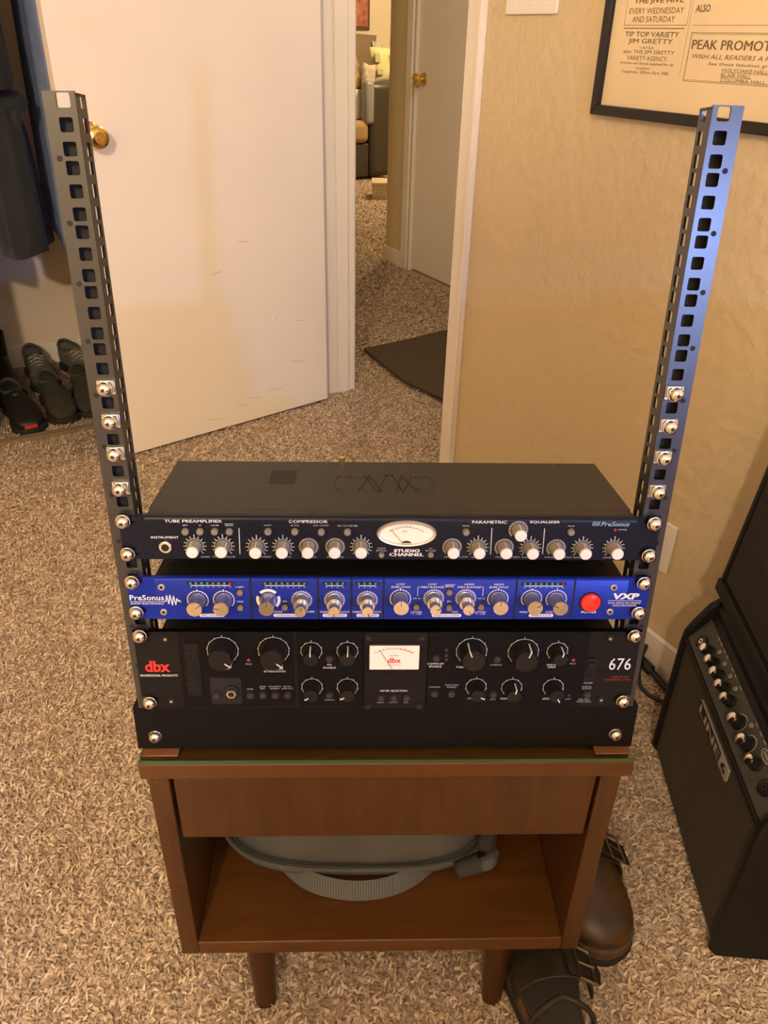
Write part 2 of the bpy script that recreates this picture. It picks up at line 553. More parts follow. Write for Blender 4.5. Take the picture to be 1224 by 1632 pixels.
# casings and jambs of the doorway
ca = MB()
for z in (0,):
    ca.box(D_A - 0.062, D_A - 0.005, 0, 0.014, 0, D_H + 0.06)
    ca.box(D_A - 0.062, D_A - 0.048, 0.014, 0.018, 0, D_H + 0.06)
struct(ca.build('trim_1', M_TRIM, None, A, (0, 0, WA), bevel=0.004))
struct(MB().box(D_B + 0.006, D_B + 0.058, 0, 0.014, 0, D_H + 0.06).build('trim_2', M_TRIM, None, A, (0, 0, WA), bevel=0.004))
struct(MB().box(D_A - 0.005, D_B + 0.005, 0, 0.014, D_H + 0.003, D_H + 0.06).build('trim_3', M_TRIM, None, A, (0, 0, WA), bevel=0.004))
jm = MB().box(D_A - 0.006, D_A + 0.012, -0.118, 0.002, 0, D_H).box(D_A + 0.012, D_A + 0.022, -0.09, -0.045, 0, D_H)
struct(jm.build('trim_4', M_TRIM, None, A, (0, 0, WA), bevel=0.002))
jm = MB().box(D_B - 0.012, D_B + 0.006, -0.118, 0.002, 0, D_H).box(D_B - 0.019, D_B - 0.012, -0.09, -0.045, 0, D_H)
struct(jm.build('trim_5', M_TRIM, None, A, (0, 0, WA), bevel=0.002))
struct(MB().box(D_B + 0.004, D_B + 0.060, -0.130, -0.115, 0, D_H + 0.06).build('trim_6', M_TRIM, None, A, (0, 0, WA), bevel=0.004))
# strike plate on the right jamb
o = MB().box(D_A + 0.0118, D_A + 0.0135, -0.040, -0.010, 0.87, 0.945).build('strike_plate', M_BRASS, None, A, (0, 0, WA), bevel=0.002)
tag(o, 'brass strike plate set into the white right-hand door jamb', 'strike plate')

# baseboard of the right-hand wall
rbox('baseboard_right', M_TRIM, -3.1, D_A - 0.064, 0, 0.013, 0, 0.083, bevel=0.004)


def knob_set(parent, x, y, z, side=-1, name='knob'):
    """brass door knob on the face at y, sticking out along side*y"""
    k = side
    m = MB()
    prof = [(0.0, 0), (0.033, 0), (0.033, 0.003), (0.028, 0.008), (0.013, 0.010), (0.012, 0.026), (0.018, 0.031), (0.0265, 0.038),
            (0.0285, 0.047), (0.0265, 0.055), (0.020, 0.060), (0.013, 0.0605), (0.012, 0.058), (0.007, 0.058), (0.006, 0.061), (0.0, 0.061)]
    rings = []
    for r, h in prof:
        rings.append([(x + r * math.cos(2 * PI * j / 28), y + k * h, z + r * math.sin(2 * PI * j / 28)) for j in range(28)])
    m.loft(rings, caps=False)
    return m.build(name, M_BRASS, parent)


# open white door: local x from hinge (0) to free edge, local -y is the face we see
DOOR_HINGE = Vector((-0.145, 2.096, 0.0))
door_dir = math.atan2(-0.609, -0.793)            # hinge -> free edge
door = empty('door_1', DOOR_HINGE, (0, 0, door_dir))
door['kind'] = 'structure'
door['label'] = 'white flush door standing open in front of the closet'
# seen face is local +y (to the left of the direction hinge -> free edge)
box('door_leaf', M_DOOR, 0.0, 0.79, -0.035, 0.0, 0.012, 2.03, door, bevel=0.0015)
kn = knob_set(door, 0.722, 0.0, 0.913, 1)
kn['label'] = 'polished brass door knob'
kn = knob_set(door, 0.722, -0.035, 0.913, -1)
for z in (0.25, 1.05, 1.82):
    MB().cyl((0.004, -0.036, z - 0.045), (0.004, -0.036, z + 0.045), 0.006).build('hinge', M_BRASS, door)
for (x, z, l, an) in ((0.40, 0.52, .035, -.2), (0.19, 0.36, .05, -.9), (0.10, 0.32, .04, .1), (0.30, 0.60, .04, .15), (0.12, 0.18, .05, .2), (0.22, 0.10, .06, .1), (0.30, 0.09, .05, .2), (0.35, 0.075, .04, .1), (.45, .05, .05, .2)):
    dx, dz = math.cos(an) * l / 2, math.sin(an) * l / 2
    MB().add([(x - dx, 0.0004, z - dz), (x + dx, 0.0004, z + dz), (x + dx, 0.0004, z + dz + .002), (x - dx, 0.0004, z - dz + .002)], [(0, 1, 2, 3)]).build('scuff', M_SCUFF, door)

# closed door in the hall wall
d2 = empty('door_2', room(3.14, HT, 0), (0, 0, WA + PI))
d2['kind'] = 'structure'
d2['label'] = 'closed plain door in the hall beyond the doorway'
box('door_leaf', M_DOOR, 0.012, 0.80, 0.016, 0.051, 0.012, 2.03, d2, bevel=0.0015)
knob_set(d2, 0.070, 0.016, 0.965, -1)['label'] = 'polished brass knob of the hall door'
cs = MB().box(-0.062, -0.004, -0.014, 0, 0, 2.10).build('casing', M_TRIM, d2, bevel=0.004)
MB().box(-0.004, 0.012, 0.0, 0.11, 0, 2.04).build('jamb', M_TRIM, d2)
MB().box(0.80, 0.816, 0.0, 0.11, 0, 2.04).build('jamb', M_TRIM, d2)
MB().box(0.816, 0.87, -0.014, 0, 0, 2.10).build('casing', M_TRIM, d2, bevel=0.004)


# ------------------------------------------------------------------ carpet pile (geometry)
def pile(name, regions):
    V, F = [], []
    base = 0
    vs_all, n_all = [], 0
    seg = 3
    for (poly_fn, x0, x1, y0, y1, dens, length, width) in regions:
        n = int((x1 - x0) * (y1 - y0) * dens)
        p = np.stack([rng.uniform(x0, x1, n), rng.uniform(y0, y1, n)], 1)
        p = p[poly_fn(p)]
        n = len(p)
        ang = rng.uniform(0, 2 * PI, n)
        L = length * rng.uniform(0.6, 1.25, n)
        up = rng.uniform(0.25, 1.0, n)
        curl = rng.uniform(-1.6, 1.6, n)
        wd_ = width * rng.uniform(0.7, 1.2, n)
        pts = np.zeros((n, seg + 1, 2, 3))
        cur = np.concatenate([p, np.full((n, 1), -0.001)], 1)
        a = ang.copy()
        pitch = np.arcsin(np.clip(up, 0, 1))
        for k in range(seg + 1):
            side = np.stack([-np.sin(a), np.cos(a), np.zeros(n)], 1)
            wk = wd_ * (1.0 if k < seg else 0.45)
            pts[:, k, 0] = cur - side * wk[:, None] / 2
            pts[:, k, 1] = cur + side * wk[:, None] / 2
            pts[:, k, 1, 2] += wk * 0.35
            st_ = L / seg
            cur = cur + np.stack([np.cos(a) * np.cos(pitch) * st_, np.sin(a) * np.cos(pitch) * st_, np.sin(pitch) * st_], 1)
            a = a + curl * 0.5
            pitch = pitch - 0.62
        vs_all.append(pts.reshape(-1, 3))
        n_all += n
    V = np.concatenate(vs_all)
    V[:, 2] = np.maximum(V[:, 2], -0.002)
    k = (seg + 1) * 2
    b = (np.arange(n_all) * k)[:, None, None]
    q = np.array([[2 * i, 2 * i + 1, 2 * i + 3, 2 * i + 2] for i in range(seg)])[None]
    Fq = (b + q).reshape(-1, 4)
    me = bpy.data.meshes.new(name)
    me.vertices.add(len(V))
    me.vertices.foreach_set('co', V.ravel())
    me.loops.add(Fq.size)
    me.loops.foreach_set('vertex_index', Fq.ravel().astype(np.int32))
    me.polygons.add(len(Fq))
    me.polygons.foreach_set('loop_start', np.arange(0, Fq.size, 4, dtype=np.int32))
    me.polygons.foreach_set('use_smooth', np.ones(len(Fq), dtype=bool))
    me.update(calc_edges=True)
    me.materials.append(M_PILE)
    o = bpy.data.objects.new(name, me)
    COL.objects.link(o)
    return o


def in_room(p):
    d = p - np.array([A.x, A.y])
    s = d @ np.array([E_S.x, E_S.y])
    t = d @ np.array([E_T.x, E_T.y])
    ok = (t > 0.012) & (s < 2.42) & ((t < 2.5) | (s < 1.7))
    doorway = (s > D_A + 0.02) & (s < D_B - 0.02) & (t > -0.13)
    hall = (t <= -0.13) & (t > HT + 0.015) & (s < 3.41) | (s >= 3.41) & (t > -4)
    return (ok & ~((s > 1.73) & (s < 1.76))) | doorway | hall


near = lambda p: in_room(p) & (p[:, 1] < 0.75)
far = lambda p: in_room(p) & (p[:, 1] >= 0.75)
far2 = lambda p: in_room(p)
cp = pile('carpet_pile', [(near, -1.05, 0.80, -0.35, 0.75, 62000, 0.0155, 0.0032),
                          (far, -1.75, 0.70, 0.75, 2.4, 34000, 0.0155, 0.0038), (far2, -1.6, 1.2, 2.4, 5.2, 11000, 0.020, 0.0055), (far2, -0.6, 0.8, 5.2, 7.4, 7000, 0.022, 0.0065)])
tag(cp, 'beige shag carpet of loose twisted strands covering the floor', 'carpet', kind='stuff')


# ------------------------------------------------------------------ nightstand
NZ = 0.5145           # top of the wooden slab
GZ = NZ + 0.005      # top of the glass sheet
NF = -0.0225
ns = empty('nightstand', (0, 0.19, 0), label='low walnut nightstand with one drawer and an open shelf, under the rack', cat='nightstand')
Y0, Y1 = NF - 0.19, 0.40 - 0.19


def nb(name, m, x0, x1, y0, y1, z0, z1, bevel=0.0015, parent=ns):
    return box(name, m, x0, x1, y0 - 0.19, y1 - 0.19, z0, z1, parent, bevel)


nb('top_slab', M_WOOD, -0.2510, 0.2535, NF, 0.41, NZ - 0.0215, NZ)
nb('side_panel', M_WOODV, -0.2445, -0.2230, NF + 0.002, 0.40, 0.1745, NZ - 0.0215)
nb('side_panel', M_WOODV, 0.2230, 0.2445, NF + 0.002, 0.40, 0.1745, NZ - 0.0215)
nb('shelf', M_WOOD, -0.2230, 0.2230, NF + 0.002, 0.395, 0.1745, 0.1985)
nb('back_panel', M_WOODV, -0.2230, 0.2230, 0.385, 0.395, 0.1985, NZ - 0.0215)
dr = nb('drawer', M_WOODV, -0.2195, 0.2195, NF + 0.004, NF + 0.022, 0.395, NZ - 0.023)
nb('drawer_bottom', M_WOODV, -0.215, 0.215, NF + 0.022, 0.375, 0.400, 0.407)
for sx, top, bot in ((-1, (-0.163, 0.052), (-0.155, 0.014)), (1, (0.166, 0.052), (0.158, 0.014)), (-1, (-0.165, 0.33), (-0.157, 0.375)), (1, (0.167, 0.33), (0.159, 0.375))):
    MB().tube([(top[0], top[1] - 0.19, 0.1755), (bot[0], bot[1] - 0.19, 0.0)], [0.0235, 0.0145], 20).build('leg', M_WOODD, ns)
for x, y, z in ((-0.2385, NF, 0.487), (-0.232, NF, 0.36), (-0.233, NF, 0.32), (-0.196, NF + .001, 0.184), (-0.235, NF, 0.282)):
    MB().add([(x, y - 0.19 + 0.0015, z), (x + .003, y - 0.19 + 0.0015, z - .001), (x + .002, y - 0.19 + 0.0015, z + .003)], [(0, 1, 2)]).build('chip', M_PAD, ns)

gl = empty('glass_sheet', (0, 0.19, NZ), label='thin clear glass sheet with a green edge on the nightstand top', cat='glass sheet')
box('pane', M_GLASS, -0.2500, 0.2525, Y0 + 0.0015, Y1 + 0.008, 0.0006, 0.0048, gl)
ge = MB().box(-0.2500, 0.2525, Y0 + 0.0005, Y0 + 0.0016, 0.0003, 0.0048).build('polished_edge', M_GLASSEDGE, gl)

# rack frame: leaned back a little; x right, y into the rack, z up along the rails
LEAN = 0.12638
RP = Vector((0, 0, 0.5843))
UU = Vector((0, math.sin(LEAN), math.cos(LEAN)))
NB = Vector((0, math.cos(LEAN), -math.sin(LEAN)))
RROT = (-LEAN, 0, 0)


def rk(x, u, y=0.0):
    return RP + Vector((x, 0, 0)) + UU * u + NB * y


for x, lab in ((-0.229, 'left'), (0.231, 'right')):
    o = box('wooden_pad', M_PAD, -0.018, 0.018, -0.0165, 0.034, 0.0, 0.0019, None, 0.0005, (x, 0.0, GZ))
    tag(o, 'small wooden pad under the %s front corner of the rack' % lab, 'wood pad', 'wooden pads under the rack')

# ------------------------------------------------------------------ the rack itself
rack = empty('equipment_rack', rk(0, -0.063), RROT, 'black steel desktop rack with two tall perforated rails and loose screws', 'equipment rack')
UB = 0.063      # u of a point = local z - UB


def hole_u(i):
    return (520.7 - (44.45 * (i // 3) + 15.875 * (i % 3))) / 1000


# base: folded front panel, side flanges and tray
bp = MB()
bp.box(-0.2525, 0.2525, 0.0, 0.0022, 0.0, 0.0515)
bp.prism([(0.0022, 0.0), (0.006, 0.0), (0.28, 0.0355), (0.28, 0.0375), (0.006, 0.002), (0.0022, 0.002)], -0.2525, 0.2525, 'yz')
for xa in (-0.2525, 0.2505):
    bp.prism([(0.0022, 0.002), (0.006, 0.002), (0.28, 0.0375), (0.28, 0.0515), (0.0022, 0.0515)], xa, xa + 0.002, 'yz')
bp.box(-0.2525, 0.2525, 0.0022, 0.03, 0.0495, 0.0515)
bp.build('base', M_BLACK, rack, bevel=0.0008)


def plate_with_holes(mb, x0, x1, z0, z1, holes, y0, y1, plane='xz', r=0.0014):
    """sheet with rounded rectangular holes at (xa, xb, za, zb): strips between rows of holes"""
    def quad_sheet(polys):
        for p in polys:
            mb.prism(p, y0, y1, plane)
    hs = sorted(holes, key=lambda h: h[2])
    z = z0
    for (xa, xb, za, zb) in hs:
        quad_sheet([[(x0, z), (x1, z), (x1, za), (x0, za)]])
        # left and right of the hole with rounded inner corners
        L = [(x0, za), (xa + r, za), (xa + r * 0.3, za + r * 0.3), (xa, za + r), (xa, zb - r), (xa + r * 0.3, zb - r * 0.3), (xa + r, zb), (x0, zb)]
        R = [(x1, zb), (xb - r, zb), (xb - r * 0.3, zb - r * 0.3), (xb, zb - r), (xb, za + r), (xb - r * 0.3, za + r * 0.3), (xb - r, za), (x1, za)]
        quad_sheet([L, R])
        z = zb
    quad_sheet([[(x0, z), (x1, z), (x1, z1), (x0, z1)]])


# one rail with its origin at u = 0 on the hole line; sgn -1 left, +1 right (outer side)
def make_rail(sgn, lean):
    m = MB()
    zt, zb = 0.5265, -0.0115
    xo, xi = 0.0142 * sgn, -0.0088 * sgn
    a, b = min(xo, xi), max(xo, xi)
    hol = [(-0.0049, 0.0049, hole_u(i) - 0.0049, hole_u(i) + 0.0049) for i in range(36)]
    hol = [(xa, xb, za, zb_) for xa, xb, za, zb_ in hol]
    plate_with_holes(m, a, b, zb, zt, hol, 0.0, 0.002)
    # inner side flange with slots
    sl = [(0.011, 0.0195, hole_u(i) - 0.0048, hole_u(i) + 0.0048) for i in range(36)]
    xs = sorted((xi, xi + 0.002 * sgn))
    plate_with_holes(m, 0.002, 0.0245, zb, zt - 0.003, sl, xs[0], xs[1], 'yz', 0.0008)
    # outer side flange
    xs = sorted((xo, xo - 0.002 * sgn))
    m.box(xs[0], xs[1], 0.002, 0.012, zb, zt)
    # raised lip round the front edge that catches the light
    r = m.build('rail', M_RAIL, rack, (0.2325 * sgn, 0, UB), (0, lean, 0), angle=30)
    MB().box(a + 0.002, b - 0.002, 0.0090, 0.0105, zb, zt - 0.013).build('rail_back_shade', M_SLOT, r)  # rail back wall coloured near black to stand for shade in the holes
    for i in range(2, 33, 3):
        u = (hole_u(i) + hole_u(i + 1)) / 2
        MB().cyl((0.0085 * sgn, -0.0003, u), (0.0085 * sgn, 0.001, u), 0.0021, n=14).build('pilot_hole', M_SLOT, r)
    return r


railL = make_rail(-1, math.atan(-0.01836))
railR = make_rail(1, math.atan(0.00535))


# pan head screw with a cross recess; head towards -y
def screw_mesh():
    m = MB()
    m.lathe([(0.0, 0.0), (0.0066, 0.0), (0.0067, 0.0006), (0.0065, 0.0011), (0.0060, 0.0012), (0.0061, 0.0022), (0.0058, 0.0038), (0.0050, 0.0052), (0.0038, 0.0062), (0.0022, 0.0069), (0.0010, 0.0071), (0, 0.0071)], axis='y', n=24)
    return m


scr0 = None
cross0 = None
nut0 = None
SU = [209.55, 238.125, 266.7, 298.45, 327.0, 358.8, 387.35, 419.1, 444.5, 520.7]
for sgn, rail, lean in ((-1, railL, -0.01836), (1, railR, 0.00535)):
    for k, z in enumerate(SU):
        u = (520.7 - z) / 1000
        yoff = -0.0005 if k < 4 else -0.0044
        loc = (0.2325 * sgn + lean * u, yoff - 0.002, u + UB)
        if scr0 is None:
            scr0 = screw_mesh().build('rack_screw', M_CHROME, rack, loc)
            c = MB().box(-0.0017, 0.0017, -0.0074, -0.0055, -0.0006, 0.0006)
            c.box(-0.0006, 0.0006, -0.0074, -0.0055, -0.0017, 0.0017)
            cross0 = c.build('cross_recess', M_SLOT, scr0)
            s_ = scr0
            nm = MB()
            nm.box(-0.0072, 0.0072, 0.0, 0.0013, -0.0050, 0.0068).box(-0.0068, -0.0058, -0.0026, 0.0, -0.0030, 0.0066).box(0.0058, 0.0068, -0.0026, 0.0, -0.0030, 0.0066)
            nm.box(-0.0072, 0.0072, -0.0018, 0.0, 0.0056, 0.0068)
            nut0 = nm.build('cage_nut', M_ZINC, rack, (loc[0] - 0.0012 * sgn, -0.0016, loc[2]), bevel=0.0003)
        else:
            s_ = clone(scr0, rack, loc)
            clone(cross0, s_)
            if k < 4:
                clone(nut0, rack, (loc[0] - 0.0012 * sgn, -0.0016, loc[2]))
        s_.rotation_euler = (0, random.uniform(0, 1.5), 0)
    # screws of the base panel
    b = screw_mesh().build('base_screw', M_ZINC, rack, (0.2335 * sgn, 0.0002, 0.0165))
    MB().box(-0.0017, 0.0017, -0.0074, -0.0055, -0.0006, 0.0006).box(-0.0006, 0.0006, -0.0074, -0.0055, -0.0017, 0.0017).build('cross_recess', M_SLOT, b)
    # empty holes stay open; side bracket that joins rail and base
    MB().box(0.2325 * sgn - 0.008, 0.2325 * sgn + 0.012, 0.002, 0.06, 0.045, 0.10).build('bracket', M_BLACK, rack)


# ------------------------------------------------------------------ parts shared by the devices
def btn(parent, x, z, r, m, y=-0.0002, h=0.0025, name='button', ring=M_SLOT, n=16):
    o = MB().lathe([(0, 0), (r, 0), (r, h * 0.7), (r * 0.86, h), (0, h)], (0, 0, 0), 'y', n).build(name, m, parent, (x, y, z))
    if ring:
        MB().lathe([(r * 1.02, 0), (r * 1.22, 0), (r * 1.22, 0.0004), (r * 1.02, 0.0004)], (0, 0, 0), 'y', n).build('button_surround', ring, o)
    return o


def ring_ticks(parent, x, z, r0, r1, n, a0, a1, m, wd_=0.0005, arc=None, y=-0.00025, dots=False, name='dial_scale', longs=()):
    """printed ring of tick marks; angles clockwise from the top"""
    q = MB()

    def P(r, a):
        a = math.radians(a)
        return (r * math.sin(a), 0, r * math.cos(a))
    for k in range(n):
        a = a0 + (a1 - a0) * k / (n - 1)
        rr = r1 + (0.0016 if k in longs else 0)
        if dots and k not in longs:
            c = P((r0 + r1) / 2, a)
            q.add([(c[0] + 0.00072 * math.cos(j * PI / 3), 0, c[2] + 0.00072 * math.sin(j * PI / 3)) for j in range(6)], [(0, 1, 2, 3, 4, 5)])
        else:
            da = math.degrees(wd_ / r0 / 2)
            q.add([P(r0, a - da), P(rr, a - da), P(rr, a + da), P(r0, a + da)], [(0, 1, 2, 3)])
    if arc:
        N = 36
        for k in range(N):
            b0, b1 = a0 + (a1 - a0) * k / N, a0 + (a1 - a0) * (k + 1) / N
            q.add([P(arc[0], b0), P(arc[1], b0), P(arc[1], b1), P(arc[0], b1)], [(0, 1, 2, 3)])
    return q.build(name, m, parent, (x, y, z), fix=False)


def flat(parent, name, m, poly, y):
    return MB().add([(a, y, b) for a, b in poly], [tuple(range(len(poly)))]).build(name, m, parent, fix=False)


def line(parent, name, m, pts, wd_, y):
    q = MB()
    for (x0, z0), (x1, z1) in zip(pts[:-1], pts[1:]):
        d = Vector((x1 - x0, z1 - z0)).normalized()
        nx, nz = -d.y * wd_ / 2, d.x * wd_ / 2
        q.add([(x0 + nx, y, z0 + nz), (x1 + nx, y, z1 + nz), (x1 - nx, y, z1 - nz), (x0 - nx, y, z0 - nz)], [(0, 1, 2, 3)])
    return q.build(name, m, parent, fix=False)


def ear_plate(w, h, t, slots):
    """front plate with open slots at the ends for the rack screws"""
    out = [(-w / 2, -h / 2), (w / 2, -h / 2)]
    for z in sorted(slots):
        out += [(w / 2, z - 0.0034), (w / 2 - 0.012, z - 0.0034), (w / 2 - 0.0148, z - 0.0015), (w / 2 - 0.0148, z + 0.0015), (w / 2 - 0.012, z + 0.0034), (w / 2, z + 0.0034)]
    out += [(w / 2, h / 2), (-w / 2, h / 2)]
    for z in sorted(slots, reverse=True):
        out += [(-w / 2, z + 0.0034), (-w / 2 + 0.012, z + 0.0034), (-w / 2 + 0.0148, z + 0.0015), (-w / 2 + 0.0148, z - 0.0015), (-w / 2 + 0.012, z - 0.0034), (-w / 2, z - 0.0034)]
    return MB().prism(out, -t, 0)


INK = -0.0002

# ------------------------------------------------------------------ device 1: dark navy channel strip
U1 = 0.1765
d1 = empty('channel_strip_preamp', rk(0, U1, -0.003), RROT, 'dark navy one-unit channel strip with an oval white meter, topmost in the rack', 'preamp')
Q = lambda u: u / 1000 - U1     # u in mm -> local z (plate face at y = 0)
pl_ = ear_plate(0.4815, 0.0432, 0.003, (Q(193.7), Q(161.9)))
pl_.v = [(x, y + 0.003, z) for x, y, z in pl_.v]
pl_.build('faceplate', M_NAVY, d1)
# rounded raised bezel between the ears
bz = []
for k in range(9):
    a = PI / 2 * k / 8
    bz.append((-0.0012 + 0.005 - 0.005 * math.sin(a), 0.0216 - 0.005 + 0.005 * math.cos(a)))
prof = [(0.004, 0.0216)] + [(y, z) for y, z in bz[1:]] + [(-0.0012, -0.0205), (0.0, -0.0216), (0.004, -0.0216)]
MB().prism(prof, -0.2185, 0.2185, 'yz').build('front_bezel', M_NAVY, d1)
YB = -0.0014
case = MB().box(-0.218, 0.218, 0.0035, 0.139, -0.0205, 0.0200)
case.build('case', M_CASE, d1, bevel=0.0008)
lid = MB().box(-0.2185, 0.2185, 0.017, 0.1395, 0.0200, 0.0209).build('top_cover', M_CASE, d1, bevel=0.0004)
MB().box(-0.2175, 0.2175, 0.0055, 0.0165, 0.0200, 0.0206).build('front_flange', M_CASE, d1)
for k in range(8):
    y = 0.078 + k * 0.0046
    MB().box(-0.118, -0.0925, y, y + 0.0016, 0.0209, 0.0211).build('vent_slot', M_SLOT, lid)
for x, y in ((-0.206, 0.011), (-0.07, 0.011), (0.07, 0.011), (0.206, 0.011), (0.0, 0.132), (0.18, 0.132), (-0.2, 0.08), (0.208, 0.07)):
    MB().lathe([(0, 0), (0.0032, 0), (0.0028, 0.0008), (0, 0.0011)], (0, 0, 0), 'z', 12).build('case_screw', M_CASE, d1, (x, y, 0.0207))
# embossed emblem on the lid: two round ends and a zigzag between
em = MB()


def ridge(pts, r=0.0011):
    em.tube([(x, y, 0.0209) for x, y in pts], r, 6)


ridge([(-0.0445 + 0.010 * math.cos(math.radians(a)), 0.080 + 0.021 * math.sin(math.radians(a))) for a in range(40, 321, 20)])
ridge([(0.034 + 0.011 * math.cos(math.radians(a)), 0.080 + 0.021 * math.sin(math.radians(a))) for a in range(-140, 141, 20)])
ridge([(-0.036, 0.101), (-0.024, 0.101), (-0.012, 0.056), (-0.004, 0.101), (0.004, 0.101), (0.012, 0.056), (0.022, 0.101), (0.036, 0.101)])
ridge([(-0.030, 0.062), (-0.020, 0.101), (-0.008, 0.060)])
ridge([(0.006, 0.062), (0.012, 0.101), (0.026, 0.060)])
em.build('embossed_emblem', M_CASE, d1)
MB().tube([(-0.048, 0.1395, 0.012), (-0.048, 0.150, 0.012)], 0.0035, 12).build('ground_post', M_BRASS, d1)
MB().tube([(-0.048, 0.1395, 0.0205), (-0.048, 0.1395, 0.026)], 0.0030, 12).build('rear_terminal', M_BRASS, d1)

KN1 = [(-176, 168.8, -20), (-151, 168.9, 40), (-121, 168.3, 0), (-97.7, 168.4, 20), (-75, 168.5, 0), (-51.3, 168.6, 30), (-28, 168.7, 0), (53.9, 168.7, 0), (77, 168.5, 0), (101, 168.5, 0), (124.7, 168.2, 0), (112.4, 186.1, 0), (148.3, 168.1, 0), (172.1, 168.2, 0), (200.8, 168.3, 20)]
kb0 = kc0 = kp0 = ks0 = None
for i, (x, u, ang) in enumerate(KN1):
    loc = (x / 1000, YB, Q(u))
    if kb0 is None:
        kb0 = MB().lathe([(0, 0), (0.0064, 0), (0.0064, 0.0015), (0.0058, 0.003), (0.0054, 0.0118), (0, 0.0118)], axis='y', n=24).build('knob', M_KNOBGREY, d1, loc)
        kc0 = MB().lathe([(0, 0.0116), (0.0054, 0.0116), (0.0053, 0.0134), (0.0045, 0.0142), (0, 0.0145)], axis='y', n=24).build('knob_cap', M_KNOBCAP, kb0)
        kp0 = MB().box(-0.0003, 0.0003, -0.0115, -0.002, 0.0054, 0.0061).build('pointer', M_WHITEINK, kb0)
        k_ = kb0
    else:
        k_ = clone(kb0, d1, loc)
        clone(kc0, k_)
        clone(kp0, k_)
    k_.rotation_euler = (0, math.radians(ang), 0)
    jag = i in (4, 5, 7, 9, 11, 12)
    ring_ticks(d1, x / 1000, Q(u), 0.0078 if not jag else 0.0074, 0.0102 if not jag else 0.0089, 13 if not jag else 25, -135, 135, M_GREYINK, 0.0007, (0.0072, 0.0077), y=YB - 0.0002, longs=(6,) if not jag else ())
for x, u in ((-183.1, 183.7), (-170.2, 183.7), (-157.3, 183.8), (-144.4, 183.8), (-110.4, 184), (-86.8, 184.1), (-63.4, 183.8), (-40.2, 183.9), (-9.6, 161.5), (34.8, 161.7), (65.4, 184.3), (159.8, 184.7)):
    r = 0.0032 if u > 170 else 0.0026
    btn(d1, x / 1000, Q(u), r, M_BTN, YB, 0.0035)
btn(d1, 0.1998, Q(186.7), 0.0013, M_LEDR, YB, 0.0012, 'power_led', None)
jk = MB().lathe([(0.0036, 0.0), (0.0058, 0.0), (0.0058, 0.0016), (0.0050, 0.0022), (0.0036, 0.0022), (0.0034, -0.006), (0, -0.006)], axis='y', n=24).build('input_jack', M_CHROME, d1, (-0.202, YB, Q(168)))
MB().lathe([(0, 0), (0.0036, 0), (0.0036, 0.0004), (0, 0.0004)], axis='y', n=20).build('jack_bore', M_SLOT, jk, (0, -0.0012, 0))
for a, b in (((-135.9, 186.8), (-136.5, 161)), ((88.6, 187.9), (89.2, 161.4)), ((136, 187.6), (136.6, 162))):
    line(d1, 'divider_line', M_GREYINK, [(a[0] / 1000, Q(a[1])), (b[0] / 1000, Q(b[1]))], 0.0009, YB - 0.0002)


def t1(s, x0, x1, u, h, m=M_GREYINK, sh=0.0, bold=0.0):
    text(s, x0 / 1000, x1 / 1000, Q(u), h / 1000, d1, m, YB - 0.0002, sh, bold)


t1('TUBE PREAMPLIFIER', -200.6, -150.5, 193.3, 2.7, M_WHITEINK, 0, .01)
t1('COMPRESSOR', -91.9, -57.7, 193.4, 2.8, M_WHITEINK, 0, .01)
t1('PARAMETRIC', 70.5, 101.5, 193.6, 2.8, M_WHITEINK, 0, .01)
t1('EQUALIZER', 122.5, 149.2, 193.7, 2.8, M_WHITEINK, 0, .01)
t1('INSTRUMENT', -214, -189.8, 177.4, 2.2, M_WHITEINK, 0, .01)
t1('STUDIO', 1.5, 25, 164.9, 3.2, M_WHITEINK, 0, .04)
t1('CHANNEL', -2.5, 28.2, 161.0, 3.2, M_WHITEINK, 0, .04)
t1('PreSonus', 186.2, 212.2, 192.2, 4.4, M_BLUEINK, .25, .02)
for s, x, u, w_ in (('48V', -183, 189.3, 5), ('Ø', -170, 189.3, 2), ('-20dB', -157.3, 189.3, 7.5), ('80Hz', -144.4, 189.3, 7), ('SOFT', -110.4, 189.5, 7), ('AUTO', -86.8, 189.5, 7.4), ('EQ>COMP', -63.4, 189.5, 13.5), ('GR TO METER', -40.2, 189.4, 18), ('PEAK', 65.4, 189.8, 6), ('PEAK', 159.8, 190, 6), ('POWER', 206.6, 186.7, 8),
                    ('COMP', -9.6, 167.2, 7.5), ('BYPASS', -9.6, 164.9, 9), ('EQ', 34.8, 167.2, 3), ('BYPASS', 34.8, 165, 9),
                    ('GAIN', -168, 158.2, 8), ('TUBE DRIVE', -151, 158.2, 20), ('THRESH', -114, 158.3, 10), ('RATIO', -95, 158.3, 9), ('ATTACK', -75, 158.3, 14), ('RELEASE', -51, 158.3, 15), ('GAIN', -28, 158.3, 9),
                    ('FREQ', 52, 158.6, 9), ('LOW', 65.2, 158.8, 8), ('GAIN', 76, 158.6, 8), ('FREQ', 98, 158.6, 8), ('MID', 112, 158.8, 8), ('GAIN', 122, 158.6, 8), ('FREQ', 143, 158.6, 8), ('HIGH', 159, 158.8, 9), ('GAIN', 169, 158.6, 8), ('LEVEL', 197, 158.6, 9)):
    t1(s, x - w_ / 2, x + w_ / 2, u, 1.5)
line(d1, 'divider_line', M_GREYINK, [(-0.1485, Q(190.8)), (-0.1405, Q(190.8))], 0.0005, YB - 0.0002)
lg = [(178.4, 191), (178.4, 194.2)]
for k in range(5):
    line(d1, 'logo_stroke', M_BLUEINK, [((178.6 + k * 1.45) / 1000, Q(190.4)), ((179.4 + k * 1.45) / 1000, Q(194.6))], 0.0007, YB - 0.0002)
